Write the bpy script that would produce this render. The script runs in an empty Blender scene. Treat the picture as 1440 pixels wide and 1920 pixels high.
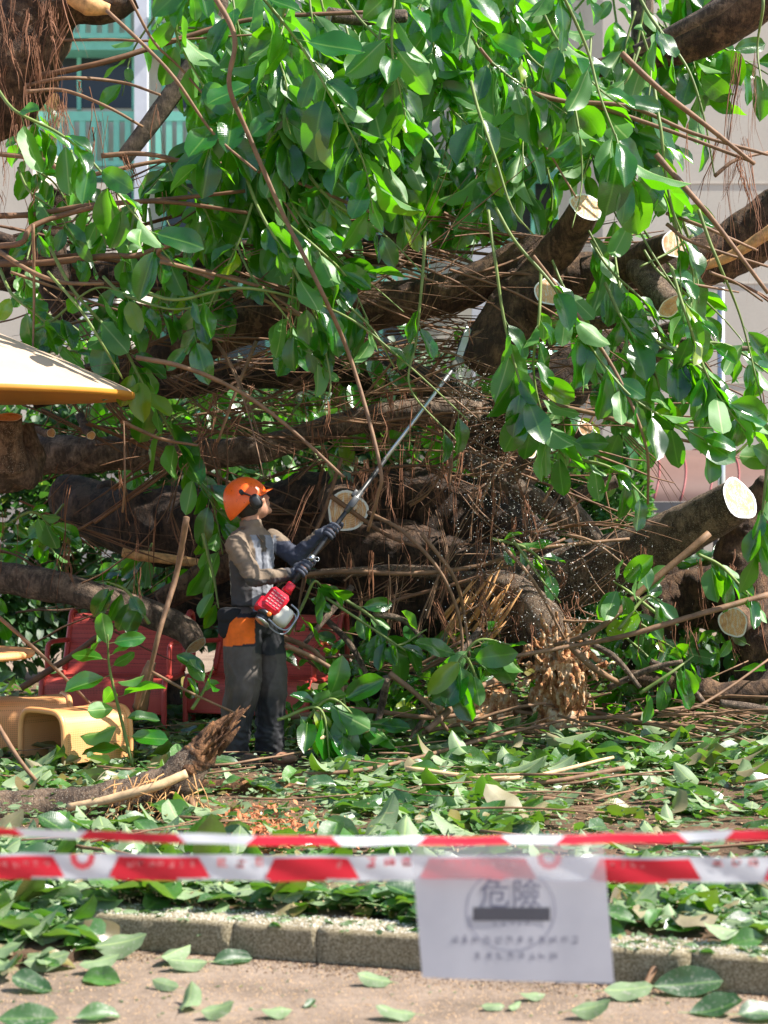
import bpy, math, random
import numpy as np
from mathutils import Vector, Matrix, noise, Quaternion

R = math.radians
random.seed(7)
rng = np.random.default_rng(11)
C = bpy.context.scene.collection
SC = bpy.context.scene

# ------------------------------------------------------------------ camera, sky, sun, exposure
F, CX, HY, CH = 3000.0, 720.0, 1010.0, 1.38      # focal length in photo px, centre column, horizon row, eye height
cam_d = bpy.data.cameras.new("Camera")
cam = bpy.data.objects.new("Camera", cam_d); C.objects.link(cam)
cam.location = (0, 0, CH); cam.rotation_euler = (R(90), 0, 0)
cam_d.sensor_fit = 'VERTICAL'; cam_d.sensor_height = 36.0
cam_d.lens = F / 1920 * 36.0
cam_d.shift_y = (HY - 960) / 1920
cam_d.clip_end = 2000; cam_d.clip_start = 0.05
cam_d.dof.use_dof = True; cam_d.dof.focus_distance = 9.3; cam_d.dof.aperture_fstop = 3.2
SC.camera = cam

SUN = Vector((0.72, -0.10, 0.86)).normalized()
w = bpy.data.worlds.new("World"); SC.world = w; w.use_nodes = True
nt = w.node_tree; bgn = nt.nodes['Background']
sky = nt.nodes.new('ShaderNodeTexSky'); sky.sky_type = 'NISHITA'; sky.sun_disc = False
sky.sun_elevation = math.asin(SUN.z); sky.sun_rotation = math.atan2(SUN.x, SUN.y)
nt.links.new(sky.outputs[0], bgn.inputs[0]); bgn.inputs[1].default_value = 0.10
sd = bpy.data.lights.new("Sun", 'SUN'); sd.energy = 5.0; sd.angle = R(0.5); sd.color = (1.0, 0.95, 0.87)
so = bpy.data.objects.new("Sun", sd); C.objects.link(so)
so.rotation_euler = SUN.to_track_quat('Z', 'Y').to_euler(); so.location = SUN * 30
SC.view_settings.view_transform = 'Standard'; SC.view_settings.look = 'None'
SC.view_settings.exposure = 1.15; SC.view_settings.gamma = 1.0
SC.cycles.max_bounces = 8; SC.cycles.transparent_max_bounces = 12

# ------------------------------------------------------------------ helpers
def P(px, py, Y):
    return Vector(((px - CX) / F * Y, Y, CH + (HY - py) / F * Y))

def PX(v):
    return CX + v[0] * F / v[1], HY - (v[2] - CH) * F / v[1]

W = {}                                             # world origin of each object
def tag(o, label=None, cat=None, group=None, kind=None):
    if label: o['label'] = label
    if cat: o['category'] = cat
    if group: o['group'] = group
    if kind: o['kind'] = kind
    return o

def empty(name, loc, label=None, cat=None, group=None, rz=0):
    o = bpy.data.objects.new(name, None); C.objects.link(o)
    o.location = loc; o.rotation_euler = (0, 0, rz); o.empty_display_size = 0.1
    W[o.name] = Vector(loc) if rz == 0 else None
    return tag(o, label, cat, group)

def link(name, me, parent=None, origin=None, local=False):
    """me holds world coordinates (or local ones when local=True)"""
    o = bpy.data.objects.new(name, me); C.objects.link(o)
    if local:
        o.parent = parent; W[o.name] = None
        return o
    if parent is not None:
        org = W[parent.name]; o.parent = parent
        me.transform(Matrix.Translation(-org)); W[o.name] = org
    else:
        org = Vector(origin) if origin is not None else Vector((0, 0, 0))
        me.transform(Matrix.Translation(-org)); o.location = org; W[o.name] = org
    return o

class MB:
    def __init__(s): s.v = []; s.f = []; s.c = None
    def add(s, vs, fs):
        b = len(s.v); s.v.extend([tuple(v) for v in vs]); s.f.extend([tuple(b + i for i in f) for f in fs]); return s
    def mesh(s, name='m', smooth=True):
        me = bpy.data.meshes.new(name); me.from_pydata(s.v, [], s.f); me.update()
        if smooth: me.polygons.foreach_set('use_smooth', [True] * len(me.polygons))
        return me
    def build(s, name, mat, parent=None, origin=None, smooth=True, local=False):
        me = s.mesh(name, smooth); me.materials.append(mat)
        return link(name, me, parent, origin, local)

def catmull(pts, k=6):
    pts = [Vector(p) for p in pts]
    if len(pts) < 3:
        return [pts[0].lerp(pts[-1], i / k) for i in range(k + 1)]
    q = [pts[0] * 2 - pts[1]] + pts + [pts[-1] * 2 - pts[-2]]
    out = []
    for i in range(1, len(q) - 2):
        a, b, c, d = q[i - 1], q[i], q[i + 1], q[i + 2]
        for j in range(k):
            t = j / k
            out.append(0.5 * ((2 * b) + (c - a) * t + (2 * a - 5 * b + 4 * c - d) * t * t + (3 * b - a - 3 * c + d) * t ** 3))
    out.append(pts[-1]); return out

def lerpl(vals, n):
    return np.interp(np.linspace(0, len(vals) - 1, n), np.arange(len(vals)), vals)

def tube(mb, pts, rad, n=8, cap=True, rough=0.0, fr=3.0, asp=1.0, up=None):
    """rad: list; asp: second radius factor along 'up'"""
    m = len(pts); rad = lerpl(rad, m) if len(rad) != m else rad
    T = []
    for i in range(m):
        a = pts[max(i - 1, 0)]; b = pts[min(i + 1, m - 1)]; t = (b - a)
        T.append(t.normalized() if t.length > 1e-9 else Vector((0, 0, 1)))
    ref = up or (Vector((0, 0, 1)) if abs(T[0].z) < 0.9 else Vector((1, 0, 0)))
    nrm = (ref - T[0] * ref.dot(T[0])).normalized()
    vs = []; fs = []
    for i in range(m):
        if i:
            nrm = (nrm - T[i] * nrm.dot(T[i])); nrm = nrm.normalized() if nrm.length > 1e-6 else T[i].orthogonal().normalized()
        bi = T[i].cross(nrm)
        for j in range(n):
            a = 2 * math.pi * j / n
            r = rad[i]
            d = nrm * math.cos(a) * asp + bi * math.sin(a)
            p = pts[i] + d * r
            if rough:
                p = pts[i] + d * r * (1 + rough * noise.noise(p * fr) + rough * 0.6 * noise.noise(p * fr * 3.1) + rough * .35 * noise.noise(p * fr * 8.3))
            vs.append(p)
    for i in range(m - 1):
        for j in range(n):
            k = (j + 1) % n
            fs.append((i * n + j, i * n + k, (i + 1) * n + k, (i + 1) * n + j))
    if cap:
        fs.append(tuple(range(n - 1, -1, -1))); fs.append(tuple((m - 1) * n + j for j in range(n)))
    mb.add(vs, fs); return mb

def ellip(mb, c, ax, ay, az, nu=16, nv=10, pw=1.0):
    vs = []; fs = []
    sg = lambda x: math.copysign(abs(x) ** pw, x)
    for i in range(nv + 1):
        th = math.pi * i / nv
        for j in range(nu):
            ph = 2 * math.pi * j / nu
            vs.append(c + ax * sg(math.sin(th)) * sg(math.cos(ph)) + ay * sg(math.sin(th)) * sg(math.sin(ph)) + az * sg(math.cos(th)))
    for i in range(nv):
        for j in range(nu):
            k = (j + 1) % nu
            fs.append((i * nu + j, (i + 1) * nu + j, (i + 1) * nu + k, i * nu + k))
    mb.add(vs, fs); return mb

def cbox(mb, c, ax, ay, az, ch=0.15):
    """box with chamfered vertical/horizontal edges: ax, ay, az half vectors"""
    k = 1 - ch
    vs = []
    ring = [(-k, -1), (k, -1), (1, -k), (1, k), (k, 1), (-k, 1), (-1, k), (-1, -k)]
    for z, s in ((-1, k), (-k, 1), (k, 1), (1, k)):
        for x, y in ring: vs.append(c + ax * x * s + ay * y * s + az * z)
    fs = []
    for i in range(3):
        for j in range(8):
            q = (j + 1) % 8; fs.append((i * 8 + j, i * 8 + q, (i + 1) * 8 + q, (i + 1) * 8 + j))
    fs.append(tuple(range(7, -1, -1))); fs.append(tuple(24 + j for j in range(8)))
    mb.add(vs, fs); return mb

def bx(mb, x0, x1, y0, y1, z0, z1):
    vs = [(x, y, z) for z in (z0, z1) for x, y in ((x0, y0), (x1, y0), (x1, y1), (x0, y1))]
    mb.add(vs, [(3, 2, 1, 0), (4, 5, 6, 7), (0, 1, 5, 4), (1, 2, 6, 5), (2, 3, 7, 6), (3, 0, 4, 7)]); return mb

def remesh(mb, voxel, smooth=4, disp=None, col=None):
    me = mb.mesh('tmp'); o = bpy.data.objects.new('tmp', me); C.objects.link(o)
    m = o.modifiers.new('r', 'REMESH'); m.mode = 'VOXEL'; m.voxel_size = voxel
    s = o.modifiers.new('s', 'SMOOTH'); s.iterations = smooth; s.factor = 0.5
    bpy.context.view_layer.update()
    dg = bpy.context.evaluated_depsgraph_get()
    out = bpy.data.meshes.new_from_object(o.evaluated_get(dg))
    bpy.data.objects.remove(o); bpy.data.meshes.remove(me)
    n = len(out.vertices)
    if disp:
        for v, nn in [(v, v.normal.copy()) for v in out.vertices]: v.co = v.co + nn * disp(v.co.copy(), nn)
    if col:
        a = out.color_attributes.new('tint', 'FLOAT_COLOR', 'POINT')
        buf = np.ones((n, 4)); 
        for i, v in enumerate(out.vertices): buf[i, :3] = col(v.co, v.normal)
        a.data.foreach_set('color', buf.ravel())
    out.polygons.foreach_set('use_smooth', [True] * len(out.polygons))
    return out

# ------------------------------------------------------------------ materials
class N:
    def __init__(s, name):
        s.m = bpy.data.materials.new(name); s.m.use_nodes = True; s.t = s.m.node_tree
        s.b = s.t.nodes['Principled BSDF']; s.out = s.t.nodes['Material Output']
    def n(s, kind, **kw):
        x = s.t.nodes.new(kind)
        for k, v in kw.items():
            if k.startswith('i_'):
                key = k[2:]; key = int(key) if key.isdigit() else key.replace('_', ' ')
                x.inputs[key].default_value = v
            else: setattr(x, k, v)
        return x
    def l(s, a, b): s.t.links.new(a, b)
    def co(s, kind='Object', scale=None):
        c = s.n('ShaderNodeTexCoord')
        if scale is None: return c.outputs[kind]
        mp = s.n('ShaderNodeMapping'); mp.inputs['Scale'].default_value = scale; s.l(c.outputs[kind], mp.inputs[0]); return mp.outputs[0]
    def noise(s, vec, scale, detail=5, rough=0.6, dist=0.0):
        x = s.n('ShaderNodeTexNoise'); x.inputs['Scale'].default_value = scale; x.inputs['Detail'].default_value = detail
        x.inputs['Roughness'].default_value = rough; x.inputs['Distortion'].default_value = dist
        if vec is not None: s.l(vec, x.inputs['Vector'])
        return x.outputs['Fac']
    def ramp(s, fac, stops):
        r = s.n('ShaderNodeValToRGB'); e = r.color_ramp.elements
        while len(e) < len(stops): e.new(0.5)
        for k, (p, c) in enumerate(stops): e[k].position = p; e[k].color = (*c, 1) if len(c) == 3 else c
        s.l(fac, r.inputs[0]); return r.outputs[0]
    def mix(s, fac, a, b, mode='MIX'):
        x = s.n('ShaderNodeMix'); x.data_type = 'RGBA'; x.blend_type = mode
        for sock, v in ((x.inputs[0], fac), (x.inputs[6], a), (x.inputs[7], b)):
            if isinstance(v, (int, float)): sock.default_value = v
            elif isinstance(v, tuple): sock.default_value = (*v, 1) if len(v) == 3 else v
            else: s.l(v, sock)
        return x.outputs[2]
    def math(s, op, a, b=0.0, c=None):
        x = s.n('ShaderNodeMath'); x.operation = op
        for i, v in enumerate((a, b) if c is None else (a, b, c)):
            if isinstance(v, (int, float)): x.inputs[i].default_value = v
            else: s.l(v, x.inputs[i])
        return x.outputs[0]
    def bump(s, h, strength=0.4, dist=0.01):
        x = s.n('ShaderNodeBump'); x.inputs['Strength'].default_value = strength; x.inputs['Distance'].default_value = dist
        s.l(h, x.inputs['Height']); s.l(x.outputs[0], s.b.inputs['Normal']); return x.outputs[0]
    def base(s, v):
        if isinstance(v, tuple): s.b.inputs['Base Color'].default_value = (*v, 1)
        else: s.l(v, s.b.inputs['Base Color'])
    def rough(s, v):
        if isinstance(v, (int, float)): s.b.inputs['Roughness'].default_value = v
        else: s.l(v, s.b.inputs['Roughness'])

def plain(name, col, rough=0.6, metal=0.0, var=0.12, bump=0.0, bscale=60, vscale=6):
    m = N(name); c = m.co()
    f = m.noise(c, vscale, 6)
    m.base(m.ramp(f, [(0.3, tuple(x * (1 - var) for x in col)), (0.7, tuple(min(1, x * (1 + var)) for x in col))]))
    m.rough(rough); m.b.inputs['Metallic'].default_value = metal
    if bump: m.bump(m.noise(c, bscale, 4), bump, 0.004)
    return m.m

def leaf_mat(name, top_d, top_l, under, trans, rough=0.27, dust=0.0, tfac=0.45):
    m = N(name)
    uv = m.n('ShaderNodeUVMap'); uv.uv_map = 'UVMap'
    sx = m.n('ShaderNodeSeparateXYZ'); m.l(uv.outputs[0], sx.inputs[0])
    u, v = sx.outputs[0], sx.outputs[1]
    at = m.n('ShaderNodeAttribute'); at.attribute_name = 'tint'
    sc = m.n('ShaderNodeSeparateColor'); m.l(at.outputs['Color'], sc.inputs[0])
    r1, r2, r3 = sc.outputs[0], sc.outputs[1], sc.outputs[2]
    au = m.math('ABSOLUTE', m.math('SUBTRACT', u, 0.5))
    mid = m.n('ShaderNodeMapRange'); m.l(au, mid.inputs[0]); mid.inputs[1].default_value = 0.012; mid.inputs[2].default_value = 0.04; mid.inputs[3].default_value = 1; mid.inputs[4].default_value = 0
    # side veins
    vv = m.math('SINE', m.math('MULTIPLY', m.math('SUBTRACT', v, m.math('MULTIPLY', au, 0.35)), 150.0))
    vein = m.math('MULTIPLY', m.math('POWER', m.math('MAXIMUM', vv, 0.0), 6.0), 0.16)
    top = m.mix(r1, top_d, top_l)
    top = m.mix(m.math('MULTIPLY', m.math('GREATER_THAN', r2, 0.955), 1.0), top, (0.28, 0.36, 0.015))
    nz = m.noise(m.co(), 26, 4)
    top = m.mix(m.math('MULTIPLY', nz, 0.35), top, tuple(x * 0.55 for x in top_d))
    top = m.mix(m.math('ADD', m.math('MULTIPLY', mid.outputs[0], 0.55), vein), top, (0.16, 0.32, 0.05))
    und = m.mix(r1, under, tuple(x * 1.35 for x in under))
    und = m.mix(m.math('ADD', m.math('MULTIPLY', mid.outputs[0], 0.8), vein), und, (0.38, 0.5, 0.18))
    if dust:
        d = m.n('ShaderNodeMapRange'); m.l(m.noise(m.co(), 90, 3, 0.8), d.inputs[0]); d.inputs[1].default_value = 0.55; d.inputs[2].default_value = 0.7; d.inputs[4].default_value = dust
        dd = m.math('MULTIPLY', d.outputs[0], r3)
        top = m.mix(dd, top, (0.42, 0.4, 0.33)); und = m.mix(dd, und, (0.45, 0.42, 0.35))
        br = m.math('MULTIPLY', m.math('GREATER_THAN', r2, 0.90), 0.75)
        top = m.mix(br, top, (0.20, 0.12, 0.05)); und = m.mix(br, und, (0.26, 0.17, 0.09))
    g = m.n('ShaderNodeNewGeometry')
    colr = m.mix(g.outputs['Backfacing'], top, und)
    m.base(colr)
    ro = m.math('ADD', m.math('MULTIPLY', g.outputs['Backfacing'], 0.3), m.math('ADD', rough, m.math('MULTIPLY', r3, 0.22)))
    m.rough(ro); m.b.inputs['IOR'].default_value = 1.85
    m.b.inputs['Coat Weight'].default_value = 0.0
    bh = m.math('ADD', m.math('MULTIPLY', vein, 1.2), m.math('MULTIPLY', m.noise(m.co(), 40, 2), 0.9))
    m.bump(bh, 0.25, 0.004)
    tr = m.n('ShaderNodeBsdfTranslucent')
    tc = m.mix(r1, trans, (trans[0] * 1.7, trans[1] * 1.15, trans[2]))
    m.l(tc, tr.inputs[0])
    mx = m.n('ShaderNodeMixShader'); mx.inputs[0].default_value = tfac
    m.l(m.b.outputs[0], mx.inputs[1]); m.l(tr.outputs[0], mx.inputs[2]); m.l(mx.outputs[0], m.out.inputs[0])
    return m.m

def bark_mat(name, dark, light, scale=9, bump=0.8, speck=0.0):
    m = N(name); c = m.co()
    a = m.noise(c, scale, 8, 0.68, 0.4); b = m.noise(m.co('Object', (1, 1, 0.25)), scale * 5, 6, 0.7)
    f = m.math('ADD', m.math('MULTIPLY', a, 0.6), m.math('MULTIPLY', b, 0.4))
    col = m.ramp(f, [(0.36, tuple(x * .6 for x in dark)), (0.46, dark), (0.54, tuple((x + y) / 2 for x, y in zip(dark, light))), (0.64, tuple(x * 1.25 for x in light))])
    lich = m.noise(c, 3.2, 4, 0.6)
    col = m.mix(m.math('MULTIPLY', m.math('GREATER_THAN', lich, 0.62), 0.35), col, tuple(min(1, x * 1.5) for x in light))
    if speck:
        s = m.noise(c, 150, 2, 0.9); mr = m.n('ShaderNodeMapRange'); m.l(s, mr.inputs[0]); mr.inputs[1].default_value = 0.6; mr.inputs[2].default_value = 0.66; mr.inputs[4].default_value = speck
        col = m.mix(mr.outputs[0], col, (0.62, 0.55, 0.44))
    m.base(col); m.rough(0.88)
    m.bump(m.math('ADD', f, m.math('MULTIPLY', m.noise(c, scale * 14, 3), 0.35)), min(1, bump * 1.3), 0.035)
    return m.m

def cut_mat(name, whiten=0.5):
    m = N(name); c = m.co()
    uv = m.n('ShaderNodeUVMap'); uv.uv_map = 'UVMap'
    sx = m.n('ShaderNodeSeparateXYZ'); m.l(uv.outputs[0], sx.inputs[0])
    r = sx.outputs[1]
    w1 = m.math('SINE', m.math('MULTIPLY', m.math('ADD', r, m.math('MULTIPLY', m.noise(c, 12, 3), 0.12)), 62.0))
    col = m.mix(m.math('MULTIPLY', m.math('ADD', w1, 1.0), 0.5), (0.62, 0.30, 0.12), (0.78, 0.50, 0.26))
    st = m.noise(m.co('Object', (1, 1, 0.05)), 95, 3, 0.8)
    mr = m.n('ShaderNodeMapRange'); m.l(st, mr.inputs[0]); mr.inputs[1].default_value = 0.50; mr.inputs[2].default_value = 0.60; mr.inputs[4].default_value = whiten
    col = m.mix(mr.outputs[0], col, (0.70, 0.66, 0.58))
    blot = m.n('ShaderNodeMapRange'); m.l(m.noise(c, 14, 3), blot.inputs[0]); blot.inputs[1].default_value = 0.5; blot.inputs[2].default_value = 0.62; blot.inputs[4].default_value = 0.6
    col = m.mix(blot.outputs[0], col, (0.42, 0.17, 0.07))
    edge = m.n('ShaderNodeMapRange'); m.l(m.math('ADD', r, m.math('MULTIPLY', m.noise(c, 70, 3), 0.12)), edge.inputs[0]); edge.inputs[1].default_value = 0.93; edge.inputs[2].default_value = 0.97
    col = m.mix(edge.outputs[0], col, (0.80, 0.78, 0.73))
    m.base(col); m.rough(0.7); m.bump(m.noise(c, 120, 4), 0.5, 0.004)
    return m.m

def vcol_mat(name, rough=0.8, bump=0.25, weave=500, spec=0.4):
    m = N(name); at = m.n('ShaderNodeAttribute'); at.attribute_name = 'tint'
    nz = m.noise(m.co(), 18, 6)
    m.base(m.mix(m.math('MULTIPLY', nz, 0.5), at.outputs['Color'], (0.03, 0.028, 0.025), 'MULTIPLY') if False else
           m.mix(0.45, at.outputs['Color'], m.ramp(nz, [(0.3, (0.45, 0.45, 0.45)), (0.7, (1.15, 1.15, 1.15))]), 'MULTIPLY'))
    m.rough(rough); m.b.inputs['Specular IOR Level'].default_value = spec
    m.bump(m.noise(m.co(), weave, 2), bump, 0.001)
    return m.m

M = {}
M['leaf'] = leaf_mat('rubber_leaf', (0.0025, 0.034, 0.006), (0.016, 0.17, 0.008), (0.062, 0.19, 0.028), (0.17, 0.66, 0.004), 0.11, tfac=0.36)
M['litter'] = leaf_mat('fallen_leaf', (0.012, 0.062, 0.014), (0.085, 0.24, 0.035), (0.17, 0.25, 0.115), (0.14, 0.40, 0.02), 0.25, dust=0.9, tfac=0.25)
M['hedge'] = leaf_mat('hedge_leaf', (0.010, 0.05, 0.012), (0.03, 0.12, 0.02), (0.05, 0.12, 0.035), (0.08, 0.30, 0.02), 0.4, tfac=0.3)
M['bark'] = bark_mat('dark_bark', (0.050, 0.025, 0.012), (0.20, 0.112, 0.058))
M['bark_shaded'] = bark_mat('shaded_dark_bark', (0.026, 0.014, 0.008), (0.115, 0.064, 0.036))  # darker copy of the bark, interior shade put into the colour
M['bark_grey'] = bark_mat('grey_bark', (0.085, 0.058, 0.040), (0.30, 0.21, 0.145), 11)
M['bark_dusty'] = bark_mat('dusty_bark', (0.07, 0.042, 0.026), (0.27, 0.18, 0.115), 12, 0.8, 0.75)
M['bark_red'] = bark_mat('torn_bark', (0.10, 0.042, 0.016), (0.42, 0.20, 0.085), 16, 1.0)
M['twig'] = plain('twig_bark', (0.21, 0.115, 0.060), 0.7, var=0.35, bump=0.4, bscale=90, vscale=14)
M['twig_dark'] = plain('dark_twig_bark', (0.17, 0.085, 0.043), 0.75, var=0.4, bump=0.3, bscale=90, vscale=9)
M['stem'] = plain('green_stem', (0.16, 0.22, 0.05), 0.55, var=0.3, vscale=10)
M['root'] = plain('aerial_root', (0.21, 0.088, 0.042), 0.8, var=0.45, vscale=5)
M['wood'] = plain('torn_wood', (0.62, 0.33, 0.13), 0.8, var=0.45, bump=0.7, bscale=40, vscale=22)
M['wood_red'] = plain('red_torn_wood', (0.50, 0.17, 0.07), 0.8, var=0.5, bump=0.7, bscale=40, vscale=18)
M['pale'] = plain('peeled_wood', (0.60, 0.40, 0.22), 0.7, var=0.3, bump=0.3, vscale=16)
M['cut'] = cut_mat('sawn_wood', 0.75)
M['cut_white'] = cut_mat('sawn_wood_white', 0.95)
M['dust'] = plain('sawdust', (0.90, 0.86, 0.78), 0.9, var=0.1)

# ------------------------------------------------------------------ leaves
def leaf_template(nl=9, nc=5):
    vs = []; uv = []
    for i in range(nl):
        t = i / (nl - 1)
        wd = max(0.0, math.sin(math.pi * (t ** 1.06))) ** 0.50
        if i == 0: wd = 0.10
        if i == nl - 1: wd = 0.0
        for j in range(nc):
            u = -1 + 2 * j / (nc - 1)
            vs.append((t, u * wd * 0.5, abs(u) * wd)); uv.append((0.5 + 0.5 * u * max(wd, .2), t))
    fs = []
    for i in range(nl - 1):
        for j in range(nc - 1):
            a = i * nc + j; fs.append((a, a + 1, a + nc + 1, a + nc))
    b = len(vs)                                   # petiole
    for t in (-0.22, 0.02):
        for k in range(3):
            an = 2 * math.pi * k / 3
            vs.append((t, 0.016 * math.cos(an), 0.0)); uv.append((0.5, 0.5))
    pet = {b + 3 * i + k: 0.010 * math.sin(2 * math.pi * k / 3) for i in range(2) for k in range(3)}
    for k in range(3):
        q = (k + 1) % 3; fs.append((b + k, b + q, b + 3 + q, b + 3 + k))
    return np.array(vs), np.array(uv), np.array(fs), b, pet
LT = leaf_template(); LT_S = leaf_template(5, 3)

def leaves_mesh(L, tmpl=None, name='leaves'):
    """L rows: pos3, dir3, nrm3, len, wid, bend, fold, r1, r2, r3"""
    tv, tuv, tf, b, pet = tmpl or LT
    L = np.asarray(L, float); n = len(L); k = len(tv)
    d = L[:, 3:6] / np.linalg.norm(L[:, 3:6], axis=1, keepdims=True)
    nr = L[:, 6:9] - d * np.sum(L[:, 6:9] * d, axis=1, keepdims=True); nr /= (np.linalg.norm(nr, axis=1, keepdims=True) + 1e-9)
    s = np.cross(d, nr)
    t = tv[:, 0][None, :]; u = tv[:, 1][None, :]; au = tv[:, 2][None, :]
    ln = L[:, 9:10]; wd = L[:, 10:11]; bend = L[:, 11:12]; fold = L[:, 12:13]
    ph = rng.random((n, 1)) * 6.28
    wav = np.sin(t * 9 + ph) * 0.09 * au * wd * np.sign(u + 1e-9) + np.cos(t * 5 + ph * 2) * 0.03 * wd
    h = fold * au * 0.5 * wd - bend * ln * np.maximum(t, 0) ** 2 + wav * (t > 0)
    for i, dz in pet.items(): h[:, i] = dz * ln[:, 0] * 0.6 + (0.03 * ln[:, 0] if i < b + 3 else 0)
    x = t * ln * (1 - 0.25 * np.abs(bend) * np.maximum(t, 0)); y = u * wd
    V = L[:, None, 0:3] + d[:, None, :] * x[:, :, None] + s[:, None, :] * y[:, :, None] + nr[:, None, :] * h[:, :, None]
    Fc = (tf[None] + (np.arange(n) * k)[:, None, None]).reshape(-1, 4)
    me = bpy.data.meshes.new(name)
    me.vertices.add(n * k); me.vertices.foreach_set('co', V.reshape(-1))
    nf = len(Fc); me.loops.add(nf * 4); me.polygons.add(nf)
    me.loops.foreach_set('vertex_index', Fc.reshape(-1).astype(np.int32))
    me.polygons.foreach_set('loop_start', (np.arange(nf) * 4).astype(np.int32))
    me.polygons.foreach_set('loop_total', np.full(nf, 4, np.int32))
    me.polygons.foreach_set('use_smooth', np.ones(nf, bool))
    uvl = me.uv_layers.new(name='UVMap'); uvl.data.foreach_set('uv', np.tile(tuv, (n, 1))[Fc.reshape(-1)].reshape(-1))
    at = me.color_attributes.new('tint', 'FLOAT_COLOR', 'POINT')
    cc = np.ones((n, k, 4)); cc[:, :, 0:3] = L[:, None, 13:16]; at.data.foreach_set('color', cc.reshape(-1))
    me.update(calc_edges=True); me.validate()
    return me

def lrow(p, d, n, ln, wd=None, bend=None, fold=None, r1=None):
    return [*p, *d, *n, ln, wd or ln * random.uniform(0.44, 0.60), random.uniform(0.0, 0.28) if bend is None else bend,
            random.uniform(0.1, 0.75) if fold is None else fold, random.random() ** 1.3 if r1 is None else r1, random.random(), random.random()]

def rv(s=1.0):
    return Vector((random.uniform(-s, s), random.uniform(-s, s), random.uniform(-s, s)))

# ------------------------------------------------------------------ ground
def bed_z(x, y):
    base = 0.088 - 0.008 * min(max(y - 5.4, 0), 5)
    n = noise.noise(Vector((x * 1.1, y * 1.1, 0.3))) * 0.03 + noise.noise(Vector((x * 4, y * 4, 3.3))) * 0.012
    if x < -1.0 and y < 6.2:                       # the bed slopes down beyond the kerb's end
        k = min(1, max(0, (y - 5.0) / 1.1)); base = base * k
    return base + n + 0.02

K0 = Vector((-1.045, 5.422, 0)); K1 = Vector((1.16, 4.83, 0)); KD = (K1 - K0).normalized(); KN = Vector((-KD.y, KD.x, 0))  # towards bed
def kerb_y(x): return K0.y + (x - K0.x) * KD.y / KD.x

m = N('pavement'); c = m.co()
a = m.noise(c, 2.6, 8, .7); b = m.noise(c, 34, 8, 0.75); d = m.noise(c, 160, 3, 0.7)
col = m.ramp(a, [(0.36, (0.17, 0.125, 0.09)), (0.5, (0.26, 0.195, 0.145)), (0.66, (0.33, 0.255, 0.195))])
col = m.mix(0.6, col, m.ramp(b, [(0.35, (0.55, 0.5, 0.46)), (0.6, (1.1, 1.05, 1.0))]), 'MULTIPLY')
col = m.mix(m.math('MULTIPLY', m.math('GREATER_THAN', d, 0.63), 0.7), col, (0.62, 0.52, 0.42))
m.base(col); m.rough(0.92); m.bump(m.math('ADD', b, m.math('MULTIPLY', d, 0.5)), 0.7, 0.012)
M['pave'] = m.m
mb = MB(); mb.add([(-200, -60, 0), (200, -60, 0), (200, 400, 0), (-200, 400, 0)], [(0, 1, 2, 3)])
tag(mb.build('pavement', M['pave'], smooth=False), kind='structure')

m = N('soil'); c = m.co()
a = m.noise(c, 2.5, 6); b = m.noise(c, 55, 8, 0.75)
m.base(m.mix(0.6, m.ramp(a, [(0.3, (0.13, 0.075, 0.042)), (0.7, (0.27, 0.16, 0.09))]), m.ramp(b, [(0.3, (0.4, 0.4, 0.4)), (0.65, (1.25, 1.2, 1.15))]), 'MULTIPLY'))
m.rough(0.95); m.bump(b, 1.0, 0.03); M['soil'] = m.m
mb = MB(); nx, ny = 200, 130; vs = []; fs = []
for j in range(ny):
    for i in range(nx):
        x = -7 + 14 * i / (nx - 1); t = j / (ny - 1)
        y0 = (kerb_y(x) + 0.175) if x > -1.0 else 5.15
        y = y0 + (14.5 - y0) * t ** 1.35
        z = bed_z(x, y) + noise.noise(Vector((x * 22, y * 22, 0))) * 0.012
        if j == 0: z = -0.02
        vs.append((x, y, z))
for j in range(ny - 1):
    for i in range(nx - 1): a = j * nx + i; fs.append((a, a + 1, a + nx + 1, a + nx))
mb.add(vs, fs); tag(mb.build('planting_bed_soil', M['soil']), kind='structure')

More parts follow.
